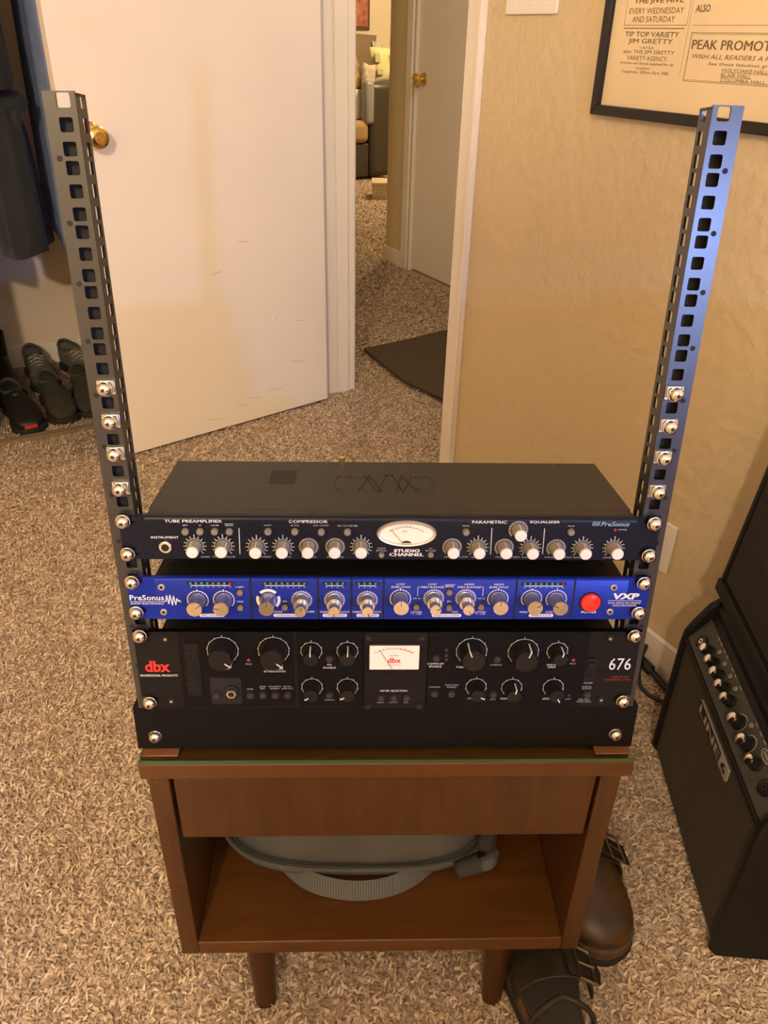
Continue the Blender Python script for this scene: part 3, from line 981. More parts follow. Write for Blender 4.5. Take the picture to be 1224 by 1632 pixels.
# oval meter
mx, mz = 0.0125, Q(182.4)
mt = MB().add([], []).loft([[(mx + a * rx, yy, mz + b * rz) for a, b in ell(0, 0, 1, 1, 48)] for rx, rz, yy in
                           ((0.0268, 0.0126, YB), (0.0268, 0.0126, YB - 0.0018), (0.0258, 0.0116, YB - 0.0034), (0.0244, 0.0104, YB - 0.0030), (0.0236, 0.0098, YB - 0.0012))], caps=False)
mt = mt.build('meter', M_BEZEL, d1)
MB().add([(mx + a, YB - 0.0013, mz + b) for a, b in ell(0, 0, 0.0238, 0.0100, 48)], [tuple(range(48))]).build('meter_face', M_METER, mt, fix=False)
YM = YB - 0.0015
line(mt, 'meter_needle', M_DARKRED, [(mx - 0.0045, mz - 0.0078), (mx - 0.0140, mz + 0.0040)], 0.0005, YM - 0.0002)
arcp = [(mx + 0.0, mz)]
line(mt, 'meter_scale', M_PRINT, [(mx + 0.030 * math.sin(math.radians(a)) * 0.95, mz - 0.0235 + 0.030 * math.cos(math.radians(a))) for a in range(-32, 9, 4)], 0.0004, YM)
line(mt, 'meter_red_scale', M_REDINK, [(mx + 0.030 * math.sin(math.radians(a)) * 0.95, mz - 0.0235 + 0.030 * math.cos(math.radians(a))) for a in range(8, 33, 4)], 0.0005, YM)
tk = MB()
for a in range(-30, 6, 5):
    for rr in ((0.0305, 0.0322),):
        c, s_ = math.cos(math.radians(a)), math.sin(math.radians(a)) * 0.95
        tk.add([(mx + rr[0] * s_ - .0002, YM, mz - .0235 + rr[0] * c), (mx + rr[1] * s_ - .0002, YM, mz - .0235 + rr[1] * c), (mx + rr[1] * s_ + .0003, YM, mz - .0235 + rr[1] * c), (mx + rr[0] * s_ + .0003, YM, mz - .0235 + rr[0] * c)], [(0, 1, 2, 3)])
tk.build('meter_ticks', M_PRINT, mt, fix=False)
text('VU', mx - 0.0043, mx + 0.0003, mz + 0.0022, 0.0022, mt, M_PRINT, YM)
MB().add([(mx + a, YM - 0.0001, mz - 0.0092 + max(b, 0)) for a, b in ell(0, 0, 0.0044, 0.0022, 24)], [tuple(range(24))]).build('needle_pivot', M_SLOT, mt, fix=False)

# ------------------------------------------------------------------ device 2: blue voice processor
U2 = 0.1145
d2v = empty('voice_processor', rk(0, U2, -0.003), RROT, 'bright blue one-unit voice processor with silver knobs, middle unit in the rack', 'preamp')
Q = lambda u: u / 1000 - U2
pl_ = ear_plate(0.4825, 0.0440, 0.003, (Q(133.35), Q(101.6)))
pl_.v = [(x, y + 0.003, z) for x, y, z in pl_.v]
pl_.build('faceplate', M_BLUE, d2v)
MB().box(-0.2165, 0.2165, 0.0032, 0.20, -0.0205, 0.0205).build('case', M_BLACK, d2v, bevel=0.0006)
for x, y in ((-0.206, 0.030), (0.206, 0.030)):
    MB().lathe([(0, 0), (0.0034, 0), (0.0030, 0.0009), (0, 0.0013)], axis='z', n=12).build('case_screw', M_BLACK, d2v, (x, y, 0.0205))
YV = -0.0016
for k, (xa, xb) in enumerate(((-215.5, -129.8), (-127.8, -68.2), (-66.4, -37.4), (-35.6, -7.8), (-6.0, 114.9), (116.7, 169.2), (171, 220))):
    # raised overlay panels between black grooves
    p = [(YV, -0.0214), (YV, 0.0198), (YV + 0.0008, 0.0210), (0.0002, 0.0214), (0.0002, -0.0214)]
    MB().prism(p, xa / 1000, xb / 1000, 'yz').build('overlay_panel', M_BLUE, d2v)
YT = YV - 0.0002
for x in (-128.8, -67.3, -36.5, -6.9, 115.8, 170.1):
    MB().box(x / 1000 - 0.0009, x / 1000 + 0.0009, YV + 0.0002, 0, -0.0214, 0.0214).build('groove', M_SLOT, d2v)
KV = [(-177.7, 113.6, 0, 50), (-153.9, 113.7, 0, -80), (-113.1, 114.2, 0, 0), (-82.4, 113.8, 1, 20), (-52.2, 113.8, 1, 180), (-21.9, 113.8, 1, 160), (8.7, 115.2, 0, 0), (39.6, 115.7, 1, 70), (69.4, 115.8, 1, 150), (99.4, 115.3, 0, 0), (131, 115.2, 0, 60), (154.2, 114.8, 0, -60)]
first = {}


def knob_single():
    b = MB().lathe([(0, 0), (0.0074, 0), (0.0074, 0.001), (0.0070, 0.0014), (0.0066, 0.0165), (0, 0.0165)], axis='y', n=32).build('knob', M_ALUSIDE, d2v)
    MB().lathe([(0, 0.0163), (0.0070, 0.0163), (0.0072, 0.0170), (0.0068, 0.0178), (0, 0.0178)], axis='y', n=32).build('knob_cap', M_ALU, b)
    MB().box(-0.0003, 0.0003, -0.01795, -0.0175, 0.0020, 0.0068).build('pointer', M_SLOT, b)
    return b


def knob_dual():
    b = MB().lathe([(0, 0), (0.0074, 0), (0.0074, 0.001), (0.0068, 0.0014), (0.0066, 0.0095), (0, 0.0095)], axis='y', n=32).build('knob', M_ALUSIDE, d2v)
    MB().lathe([(0.0050, 0.0093), (0.0072, 0.0093), (0.0073, 0.0104), (0.0068, 0.0112), (0.0050, 0.0112)], axis='y', n=32).build('knob_ring', M_ALU, b)
    MB().lathe([(0, 0.0093), (0.0050, 0.0093), (0.0048, 0.0210), (0, 0.0210)], axis='y', n=28).build('inner_knob', M_ALUSIDE, b)
    MB().lathe([(0, 0.0208), (0.0051, 0.0208), (0.0053, 0.0216), (0.0050, 0.0222), (0, 0.0222)], axis='y', n=28).build('knob_cap', M_ALU, b)
    MB().box(-0.0003, 0.0003, -0.02240, -0.0219, 0.0012, 0.0049).build('pointer', M_SLOT, b)
    return b


for i, (x, u, dual, ang) in enumerate(KV):
    loc = (x / 1000, YV, Q(u))
    if dual not in first:
        k_ = first[dual] = knob_dual() if dual else knob_single()
        k_.location = loc
    else:
        k_ = clone(first[dual], d2v, loc)
        for c in first[dual].children:
            clone(c, k_)
    k_.rotation_euler = (0, math.radians(ang), 0)
    if i == 2:
        for a0, a1 in ((-135, -70), (-45, 45), (70, 135)):
            ring_ticks(d2v, x / 1000, Q(u), 0.0086, 0.0088, 2, a0, a1, M_WHITEINK, 0.0003, (0.0084, 0.0112), y=YT, name='dial_arc')
    elif i in (3, 4, 5, 7, 8):
        ring_ticks(d2v, x / 1000, Q(u), 0.0082, 0.0098, 21, -130, 130, M_WHITEINK, 0.0008, (0.0082, 0.0086), y=YT)
    else:
        ring_ticks(d2v, x / 1000, Q(u), 0.0085, 0.0096, 17, -130, 130, M_WHITEINK, 0.0006, (0.0094, 0.0099), y=YT, longs=(8,))
for x, u in ((-138.6, 122), (-139.1, 106), (-98, 106.5), (23.7, 106.7), (53.9, 122.6), (54.3, 106), (84.1, 106.8)):
    btn(d2v, x / 1000, Q(u), 0.0030, M_BTNTAN, YV, 0.0028)
for xa, xb, n, red in ((-183, -147.3, 8, 1), (-115.5, -79.5, 8, 0), (-59.9, -44.4, 4, 0), (-29.9, -14.4, 4, 0), (123.1, 158.9, 8, 1)):
    flat(d2v, 'led_strip', M_SLOT, [((xa - 3) / 1000, Q(129.6)), ((xb + 3) / 1000, Q(129.6)), ((xb + 3) / 1000, Q(132.8)), ((xa - 3) / 1000, Q(132.8))], YT + 0.0001)
    line(d2v, 'led_scale', M_WHITEINK, [((xa) / 1000, Q(128.9)), ((xb) / 1000, Q(128.9))], 0.0007, YT)
    for k in range(n):
        x = xa + (xb - xa) * k / (n - 1)
        btn(d2v, x / 1000, Q(131.4), 0.0012, M_LEDR if red and k == n - 1 else M_LEDG, YT, 0.0008, 'led', None, 8)
        text(('-' if k < n - 1 else '+') + '3', (x - .9) / 1000, (x + .9) / 1000, Q(127.2), 0.0011, d2v, M_WHITEINK, YT, res=1)
for x, u in ((-209.5, 127.3), (-209.8, 101.1), (206.6, 127.6), (206.4, 101.6)):
    s_ = btn(d2v, x / 1000, Q(u), 0.0033, M_ZINC, YV, 0.0014, 'hex_bolt', None, 20)
    MB().lathe([(0, 0), (0.0016, 0), (0.0016, 0.0002), (0, 0.0002)], axis='y', n=6).build('hex_socket', M_SLOT, s_, (0, -0.0014, 0))
pw = MB().lathe([(0, 0), (0.0092, 0), (0.0092, 0.0018), (0.0084, 0.0034), (0.0050, 0.0044), (0, 0.0048)], axis='y', n=28).build('power_button', M_POWER, d2v, (0.1866, YV, Q(112)))
pw['label'] = 'round glowing red power button'
MB().lathe([(0.0092, 0), (0.0104, 0), (0.0104, 0.0012), (0.0092, 0.0012)], axis='y', n=28).build('button_surround', M_SLOT, pw)


def t2(s, x0, x1, u, h, m=M_WHITEINK, sh=0.2, bold=0.0):
    text(s, x0 / 1000, x1 / 1000, Q(u), h / 1000, d2v, m, YT, sh, bold)


t2('PreSonus', -239.5, -208.4, 116, 5.6, M_WHITEINK, 0.0, 0.01)
t2('AUDIO ELECTRONICS', -239.5, -209.2, 109.8, 1.7, M_WHITEINK, 0, .01)
line(d2v, 'logo_line', M_WHITEINK, [(-0.2395, Q(111.8)), (-0.2085, Q(111.8))], 0.0004, YT)
line(d2v, 'logo_waveform', M_WHITEINK, [(x / 1000, Q(u)) for x, u in ((-208.6, 112), (-206.8, 112.4), (-205.8, 118.8), (-204.4, 109.2), (-202.8, 119.2), (-201.2, 107.8), (-199.6, 118), (-198.2, 108.2), (-196.8, 115.4), (-195.6, 112), (-194.6, 113.5), (-193.2, 111.4))], 0.0008, YT)
t2('VXP', 207.2, 232.1, 118.1, 6.6, M_WHITEINK, 0.12, .045)
line(d2v, 'logo_line', M_WHITEINK, [(0.2032, Q(113.4)), (0.2347, Q(113.4))], 0.0004, YT)
t2('DUAL SERVO MIC PREAMP', 203.5, 234.5, 110.9, 1.9)
t2('VOICE PROCESSOR', 208, 230.5, 108.2, 1.9)
t2('POWER', 179.1, 193.6, 101, 2.4, M_WHITEINK, .2, .015)
for s, x0, x1 in (('MIC-PREAMP', -177.5, -154.2), ('COMPRESSOR', -109.2, -81.3), ('EXPANDER', -63.5, -40.7), ('DE-ESSER', -31.9, -10.8), ('EQUALIZER', 38.6, 66.4), ('MASTER', 129.9, 153.3)):
    pl2 = flat(d2v, 'section_label', M_WHITEINK, rrect(x0 / 1000, x1 / 1000, Q(95.6), Q(99.0), 0.0016), YT)
    text(s, x0 / 1000 + .002, x1 / 1000 - .002, Q(97.3), 0.0019, pl2, M_BLUE, YT - 0.0002, .2)
for s, x, u, w_, h in (('+48V', -138.6, 127.3, 8, 1.7), ('PAD', -139, 112, 6, 1.7), ('IN', -98, 112.3, 4, 1.7), ('LOW', 8.7, 130.6, 8, 2), ('SHELVING', 8.7, 127.6, 18, 2), ('LOW', 38, 130.6, 8, 2), ('MID-RANGE', 38, 127.6, 22, 2), ('HIGH', 72, 130.6, 9, 2), ('MID-RANGE', 72, 127.6, 22, 2),
                       ('HIGH', 99.4, 130.6, 9, 2), ('SHELVING', 99.4, 127.6, 18, 2), ('IN', 54.2, 112.4, 4, 1.7), ('HI Q', 24, 115.5, 7, 1.7), ('HI Q', 84, 115.5, 7, 1.7), ('LEVEL', 24, 101, 11, 1.9), ('+/- 12dB', 24, 98.9, 9, 1.3), ('LEVEL', 84, 101, 11, 1.9), ('+/- 12dB', 84, 98.9, 9, 1.3), ('80Hz', 53.9, 128.6, 8, 2),
                       ('THRESH', -61, 101, 10, 2), ('RATIO', -43, 101, 9, 2), ('THRESH', -31, 101, 10, 2), ('FREQ.', -13, 101, 9, 2), ('RELEASE', -105, 101.2, 9, 2), ('GAIN', -75, 101.2, 8, 2), ('PEAK', 125, 101, 8, 2), ('LEVEL', 149, 101, 7, 2), ('FREQ', 60, 101, 6, 2), ('IN', -73.5, 101.5, 4, 1.6)):
    t2(s, x - w_ / 2, x + w_ / 2, u, h)
line(d2v, 'bracket_line', M_WHITEINK, [(0.0265, Q(127.6)), (0.0245, Q(127.6)), (0.0245, Q(118))], 0.0004, YT)
line(d2v, 'bracket_line', M_WHITEINK, [(0.0832, Q(127.6)), (0.0850, Q(127.6)), (0.0850, Q(118))], 0.0004, YT)
line(d2v, 'bracket_line', M_WHITEINK, [(0.0495, Q(130.2)), (0.0590, Q(130.2))], 0.0004, YT)

# ------------------------------------------------------------------ device 3: black two-unit channel strip
U3 = 0.0345
d3 = empty('tube_channel_strip', rk(0, U3, -0.003), RROT, 'black two-unit tube channel strip with a square meter, lowest unit in the rack', 'preamp')
Q = lambda u: u / 1000 - U3
pl_ = ear_plate(0.4826, 0.088, 0.003, (Q(76.2), Q(0)))
pl_.v = [(x, y + 0.003, z) for x, y, z in pl_.v]
pl_.build('faceplate', M_BRUSHED, d3, bevel=0.0005)
MB().box(-0.2165, 0.2165, 0.0032, 0.26, -0.040, 0.041).build('case', M_BLACK, d3)
Y3 = -0.0002


def t3(s, x, u, w_, h, m=M_GREYINK, sh=0.0, bold=0.0, y=-0.0011):
    text(s, (x - w_ / 2) / 1000, (x + w_ / 2) / 1000, Q(u), h / 1000, d3, m, y, sh, bold)


for nm, x0, x1, u0, u1 in (('overlay_panel', -200, -92, -7.5, 78.2), ('overlay_panel', -88.5, -25, -7.5, 78.2), ('overlay_panel', 36.8, 192, -8, 78)):
    MB().box(x0 / 1000, x1 / 1000, -0.0009, 0, Q(u0), Q(u1)).build(nm, M_BLACK, d3, bevel=0.0005)
mp_ = MB().prism(rrect(-0.0245, 0.0362, Q(-9.2), Q(78.6), 0.003), -0.0024, 0).build('meter_panel', M_BRUSHED, d3, bevel=0.0005)
# perforated grille window with small studs in rows
gr = MB().prism(rrect(-0.1955, -0.181, Q(5), Q(66.5), 0.002), -0.0016, -0.0008).build('vent_frame', M_BRUSHED, d3)
gg = MB()
for r_ in range(20):
    for c_ in range(5):
        x = -0.1938 + c_ * 0.0027 + (0.00135 if r_ % 2 else 0)
        z = Q(9) + r_ * 0.0029
        if x < -0.1824:
            gg.add([(x - .0011, -0.0017, z), (x, -0.0017, z - .0014), (x + .0011, -0.0017, z), (x, -0.0017, z + .0014), (x, -0.0029, z + .0003)], [(0, 1, 4), (1, 2, 4), (2, 3, 4), (3, 0, 4)])
g_ = gg.build('vent_studs', M_BTNBLK, gr)
g_['kind'] = 'stuff'


def knob3(parent, x, u, R, L, ang, ring, nd):
    b = MB().lathe([(0, 0), (R, 0), (R, 0.002), (R * 0.93, 0.0045), (R * 0.88, L - 0.001), (R * 0.82, L), (0, L)], axis='y', n=36).build('knob', M_KNOBBLK, parent, (x / 1000, -0.001, Q(u)))
    b.rotation_euler = (0, math.radians(ang), 0)
    MB().box(-0.0005, 0.0005, -L - 0.00025, -L + 0.001, R * 0.42, R * 0.84).box(-0.0005, 0.0005, -L - 0.00025, -0.0035, R * 0.86, R * 0.97).build('pointer', M_WHITEINK, b)
    ring_ticks(parent, x / 1000, Q(u), ring + 0.0002, ring + 0.0012, nd, -135, 135, M_GREYINK, 0.0005, (ring, ring + 0.0006), y=-0.00115, dots=True, longs=(nd // 2,))
    return b


for x, u, ang in ((-158.8, 58.1, 128), (-110.6, 58.1, 130), (78.7, 56.8, -22), (128.8, 55.9, 18)):
    knob3(d3, x, u, 0.0128, 0.0175, ang, 0.0143, 11)
for x, u, ang in ((-74.8, 57.2, -3), (-40.4, 57.2, 4), (-74.9, 15.4, -125), (-40.4, 15.3, -118), (161.7, 56.7, 18), (85.7, 15.1, 120), (121, 14.4, 14), (162.1, 14.3, 152)):
    knob3(d3, x, u, 0.0080, 0.0150, ang, 0.0096, 9)
for x, u in ((-167.7, 6.6), (-135.2, 6.5), (-122.9, 7), (-111, 6.9), (-98.9, 6.9), (-57.7, 49), (-58.1, 6.7), (44.8, 49.8), (45, 7.9), (61.8, 7.8), (103.8, 48.3), (103.1, 6.8), (196.6, 6.4)):
    btn(d3, x / 1000, Q(u), 0.0036, M_BTNBLK, -0.0009, 0.0030)
for x in (-7.8, 4.8, 17.4):
    btn(mp_, x / 1000, Q(4.2), 0.0036, M_BTNBLK, -0.0024, 0.0030)
for x, u in ((-134.8, 47.3), (54.4, 58.2), (54.7, 52.6), (54.9, 47.5), (178.4, 46.7), (178.8, 5)):
    btn(d3, x / 1000, Q(u), 0.0017, M_DARKRED if u > 46 and x in (-134.8, 178.4) else M_BTNBLK, -0.0009, 0.001, 'led')
MB().prism(rrect(-0.1735, -0.1435, Q(-4), Q(27), 0.0012), -0.0012, -0.0008).build('input_plate', M_SLOT, d3)
jk = MB().lathe([(0.0040, 0), (0.0080, 0), (0.0078, 0.0014), (0.0066, 0.0020), (0.0040, 0.0020)], axis='y', n=28).build('input_jack', M_KNOBBLK, d3, (-0.1532, -0.0012, Q(9.8)))
MB().lathe([(0.0032, 0), (0.0058, 0), (0.0058, 0.0030), (0.0050, 0.0040), (0.0032, 0.0040)], axis='y', n=6).build('jack_nut', M_CHROME, jk)
MB().lathe([(0, 0), (0.0033, 0), (0.0033, 0.0030), (0, 0.0030)], axis='y', n=16).build('jack_bore', M_SLOT, jk)
for x, u in ((-211.6, 70.8), (-212.5, -0.8), (211.2, 71.2), (211.8, -0.8)):
    s_ = btn(d3, x / 1000, Q(u), 0.0036, M_KNOBBLK, 0, 0.0018, 'hex_bolt', M_SLOT, 20)
    MB().lathe([(0, 0), (0.0016, 0), (0.0016, 0.0002), (0, 0.0002)], axis='y', n=6).build('hex_socket', M_ZINC, s_, (0, -0.0018, 0))
for x, u in ((-20.1, 73.6), (30.3, 73.6), (-20.2, -6.2), (30.3, -6.2)):
    s_ = btn(mp_, x / 1000, Q(u), 0.0034, M_KNOBBLK, -0.0024, 0.0020, 'hex_bolt', M_SLOT, 20)
    MB().lathe([(0, 0), (0.0015, 0), (0.0015, 0.0002), (0, 0.0002)], axis='y', n=6).build('hex_socket', M_BTNBLK, s_, (0, -0.0020, 0))
# power rocker
rk_ = MB().prism(rrect(0.1912, 0.2016, Q(23), Q(48), 0.0012), -0.0016, 0).build('power_switch', M_SLOT, d3)
MB().prism([(-0.0016, Q(25)), (-0.0016, Q(46)), (-0.0050, Q(44.5)), (-0.0026, Q(35)), (-0.0024, Q(26))], 0.1926, 0.2002, 'yz').build('rocker', M_KNOBBLK, rk_, bevel=0.0004)
# square meter
mm = MB().prism(rrect(-0.0208, 0.0298, Q(36.6), Q(66.8), 0.0015), -0.0040, -0.0022)
mm = mm.build('meter', M_KNOBBLK, mp_, bevel=0.0006)
flat(mm, 'meter_face', M_METER, rrect(-0.0192, 0.0282, Q(38.2), Q(65.4), 0.0008), -0.0042)
cx, cz = 0.0043, Q(34)
line(mm, 'meter_scale', M_PRINT, [(cx + 0.034 * math.sin(math.radians(a)), cz - 0.006 + 0.034 * math.cos(math.radians(a))) for a in range(-32, 12, 4)], 0.0005, -0.0043)
line(mm, 'meter_red_scale', M_REDINK, [(cx + 0.034 * math.sin(math.radians(a)), cz - 0.006 + 0.034 * math.cos(math.radians(a))) for a in range(8, 36, 4)], 0.0009, -0.0043)
for k, a in enumerate(range(-32, 36, 7)):
    rr = 0.0345 + 0.0026
    x, z = cx + rr * math.sin(math.radians(a)), cz - 0.006 + rr * math.cos(math.radians(a))
    line(mm, 'meter_tick', M_PRINT if a < 8 else M_REDINK, [(cx + .0345 * math.sin(math.radians(a)), cz - .006 + .0345 * math.cos(math.radians(a))), (cx + .0362 * math.sin(math.radians(a)), cz - .006 + .0362 * math.cos(math.radians(a)))], 0.0005, -0.0043)
line(mm, 'meter_needle', M_SLOT, [(cx - 0.0015, Q(38.6)), (cx - 0.0140, Q(60.5))], 0.0005, -0.0045)
text('dbx', -0.0020, 0.0108, Q(48.8), 0.0062, mm, M_REDINK, -0.0044, 0, 0.02)
text('PROFESSIONAL PRODUCTS', -0.0025, 0.0108, Q(43.4), 0.0012, mm, M_REDINK, -0.0044)
text('DECIBELS', 0.0000, 0.0090, Q(54.4), 0.0015, mm, M_PRINT, -0.0044)
t3('dbx', -222.2, 39.5, 24, 13, M_REDINK, 0, .03, Y3 - .0001)
t3('PROFESSIONAL PRODUCTS', -221.8, 29, 36, 2.4, M_WHITEINK, .2, .01, Y3 - .0001)
t3('676', 225.3, 41.3, 21.5, 13.6, M_WHITEINK, 0, 0.0, Y3 - .0001)
t3('TUBE MIC PRE', 227, 26.2, 17, 1.9, M_DARKRED, 0, 0, Y3 - .0001)
t3('CHANNEL STRIP', 225.4, 22.9, 26, 1.9, M_DARKRED, 0, 0, Y3 - .0001)
for s, x, u, w_, h in (('GAIN', -158, 37.2, 8, 2), ('POST TUBE', -110.6, 37.4, 17, 2.1), ('ATTENUATION', -110.6, 34, 21, 2.1), ('PEAK', -134.8, 42.6, 6, 1.5), ('INSTRUMENT INPUT', -158.6, 23.8, 29, 2), ('ENABLE', -167.6, 13.4, 9, 1.6), ('LINE', -135.2, 13.4, 6, 1.6), ('20dB', -123, 16.4, 6, 1.6), ('PAD', -123, 13.9, 4.5, 1.6),
                       ('POLARITY', -111, 16.4, 12, 1.6), ('INVERT', -111, 13.9, 9, 1.6), ('80 Hz', -98.9, 16.4, 7, 1.6), ('LOW CUT', -98.9, 13.9, 11, 1.6), ('EQ', -57.7, 41.6, 4, 2), ('ENABLE', -57.7, 38.2, 12, 2), ('NARROW', -58, 0.2, 10, 1.5), ('COMP/LIM', 44.6, 42.6, 16, 2), ('ENABLE', 44.6, 39.4, 12, 2),
                       ('THRESHOLD', 73, 38.6, 17, 2), ('OVEREASY', 103.6, 41.2, 12, 1.6), ('RATIO', 128, 37.8, 9, 2), ('MAKE UP', 157.5, 41, 9, 2), ('GAIN', 158, 38.4, 7.5, 2), ('PEAK', 178.4, 42.4, 6, 1.5), ('CONTOUR', 45, 15.2, 11, 1.6), ('SIDECHAIN', 61.8, 17.6, 13, 1.6), ('ENABLE', 61.8, 15, 9, 1.6),
                       ('ATTACK', 83, 1.2, 10, 2), ('AUTO', 103.1, 0.2, 6, 1.5), ('RELEASE', 115, 1.2, 8, 2), ('LIMITER', 157, 0.8, 8, 2), ('LIMIT', 178.4, 0.2, 6, 1.5), ('POWER', 196.3, 19.6, 9, 1.8), ('DIGITAL', 195.6, 15.2, 9.5, 1.7), ('OUTPUT', 195.6, 12.8, 9.5, 1.7), ('RED: 96kHz', 194.5, 0.2, 11, 1.1), ('GREEN: 48kHz', 194.5, -1.6, 13, 1.1), ('YELLOW: 44.1kHz', 194.5, -3.4, 15, 1.1)):
    t3(s, x, u, w_, h, M_GREYINK if h < 1.9 else M_WHITEINK)
text('METER SELECTION', -0.0085, 0.0180, Q(12), 0.0021, mp_, M_WHITEINK, -0.0026)
for s, x, w_ in (('INPUT', -7.8, 7), ('OUTPUT', 4.8, 8.5), ('G.R.', 17.4, 5)):
    text(s, (x - w_ / 2) / 1000, (x + w_ / 2) / 1000, Q(-2), 0.0014, mp_, M_GREYINK, -0.0026)


# ------------------------------------------------------------------ lamps
cl = empty('ceiling_lamp', WARM_AT, (0, 0, 0), 'warm globe lamp hanging from the bedroom ceiling', 'lamp')
MB().lathe([(0, 0.28), (0.075, 0.28), (0.075, 0.265), (0.02, 0.25), (0.012, 0.24), (0.012, 0.10), (0.03, 0.09), (0, 0.09)], n=24).build('canopy', M_BRASS, cl)
gl_ = MB()
for k in range(3):
    a = k * 2 * PI / 3
    MB().tube([(0, 0, 0.11), (0.09 * math.cos(a), 0.09 * math.sin(a), 0.10), (0.12 * math.cos(a), 0.12 * math.sin(a), 0.13)], 0.006, 8).build('arm', M_BRASS, cl)


def point(name, at, w_, c, r):
    l = bpy.data.lights.new(name, 'POINT')
    l.energy = w_
    l.color = c
    l.shadow_soft_size = r
    o = bpy.data.objects.new(name, l)
    COL.objects.link(o)
    o.location = at
    return o


point('ceiling_lamp_light', WARM_AT, WARM_W, WARM_C, 0.07)
# added table behind the viewer cuts off low light from its led lamp
dk = empty('shade_desk', room(-2.15, 0.47, 0), (0, 0, WA), 'plain dark wooden table added behind the viewer to cut off low led light', 'shade_desk')
box('shade_desk_top', M_WOODD, -0.80, 0.99, -0.44, 0.48, 0.752, 0.78, dk, 0.003)
for x in (-0.76, 0.90):
    for y in (-0.41, 0.40):
        box('leg', M_WOODD, x, x + 0.05, y, y + 0.05, 0.0, 0.752, dk, 0.002)
fl = empty('led_lamp', (COOL_AT.x, COOL_AT.y, 0.78), (0, 0, 0), 'small cool white led lamp standing on the added table', 'lamp')
MB().lathe([(0, 0), (0.07, 0), (0.07, 0.010), (0.02, 0.018), (0, 0.018)], n=28).build('base', M_BLACK, fl)
MB().cyl((0, 0, 0.015), (0, 0, 0.28), 0.006).build('pole', M_BLACK, fl)
MB().lathe([(0, 0.27), (0.02, 0.27), (0.024, 0.30), (0, 0.30)], n=20).build('socket', M_BLACK, fl)
point('led_lamp_light', COOL_AT, COOL_W, COOL_C, 0.035)
ll = empty('living_room_lamp', LIVING_AT, (0, 0, 0), 'warm flush ceiling lamp in the living room', 'lamp')
MB().lathe([(0, 0.29), (0.16, 0.29), (0.16, 0.25), (0.02, 0.24), (0.02, 0.10), (0, 0.10)], n=28).build('canopy', M_BRASS, ll)
point('living_room_lamp_light', LIVING_AT, LIVING_W, LIVING_C, 0.08)
hl = empty('hall_lamp', HALL_AT, (0, 0, 0), 'small warm ceiling lamp in the hall', 'lamp')
MB().lathe([(0, 0.24), (0.10, 0.24), (0.10, 0.21), (0.02, 0.20), (0.02, 0.09), (0, 0.09)], n=28).build('canopy', M_BRASS, hl)
point('hall_lamp_light', HALL_AT, HALL_W, HALL_C, 0.08)

# ------------------------------------------------------------------ guitar amplifier and cabinet on it
AMP_ROT = math.atan2(-0.995, -0.102)
AMP = Vector((0.525, 0.454, 0.0))
amp = empty('guitar_amplifier', AMP, (0, 0, AMP_ROT), 'black combo guitar amplifier with a row of chrome-capped knobs, on the carpet', 'amplifier')
AW = 0.397
prof = [(0.012, 0.012), (0.19, 0.012), (0.20, 0.02), (0.20, 0.360), (0.045, 0.360), (0.038, 0.352), (0.0395, 0.337), (0.0045, 0.287), (0.012, 0.280)]
MB().prism(prof, 0.012, AW - 0.012, 'yz').build('cabinet', M_TOLEX, amp)
side = [(-0.004, 0.022), (0.006, 0.010), (0.195, 0.010), (0.204, 0.02), (0.204, 0.362), (0.196, 0.368), (0.050, 0.368), (0.038, 0.364), (0.026, 0.352), (0.008, 0.318), (-0.002, 0.296), (-0.004, 0.27)]
for x0 in (0.0, AW - 0.0125):
    MB().prism(side, x0, x0 + 0.0125, 'yz').build('cheek', M_TOLEX, amp, bevel=0.004, seg=3)
MB().box(0.0125, AW - 0.0125, 0.004, 0.0125, 0.020, 0.281).build('grille', M_GRILLE, amp)
MB().box(0.0125, AW - 0.0125, -0.002, 0.010, 0.2805, 0.2875).build('lower_trim', M_TOLEX, amp, bevel=0.002)
MB().box(0.0125, AW - 0.0125, 0.003, 0.006, 0.2765, 0.2785).build('trim_line', M_PANEL, amp)
for x in (0.012, AW - 0.052):
    for y in (0.012, 0.15):
        MB().box(x, x + 0.040, y, y + 0.035, 0.0, 0.013).build('foot', M_SOLE, amp, bevel=0.002)
# sloped control panel; its own frame: local x along the amp, z up the slope, -y out of the panel
sl_a = math.atan2(0.035, 0.050)
pan = box('control_panel', M_PANEL, 0.014, AW - 0.014, -0.0008, 0.002, 0.0, 0.052, amp, 0, (0, 0.0035, 0.2862), (-sl_a, 0, 0))
k0 = None
for x, big in ((0.073, 0), (0.100, 0), (0.128, 0), (0.156, 0), (0.184, 0), (0.226, 1), (0.266, 1), (0.302, 0)):
    R = 0.0092 if not big else 0.0105
    k_ = MB().lathe([(0, 0), (R * 1.15, 0), (R * 1.15, 0.002), (R, 0.003), (R * 0.94, 0.016), (0, 0.016)], axis='y', n=24).build('knob', M_KNOBBLK, pan, (x, -0.0008, 0.027))
    MB().lathe([(0, 0.0158), (R * 0.80, 0.0158), (R * 0.78, 0.0178), (R * 0.5, 0.0192), (0, 0.0196)], axis='y', n=24).build('chrome_cap', M_CHROME, k_)
    if big:
        ring_ticks(pan, x, 0.027, 0.0128, 0.0130, 2, -120, 120, M_GREYINK, 0.0003, (0.0126, 0.0136), y=-0.0010, name='dial_arc')
for x in (0.088, 0.115, 0.143, 0.170, 0.243):
    btn(pan, x, 0.0425, 0.0042, M_BTNTAN, -0.0008, 0.0022)
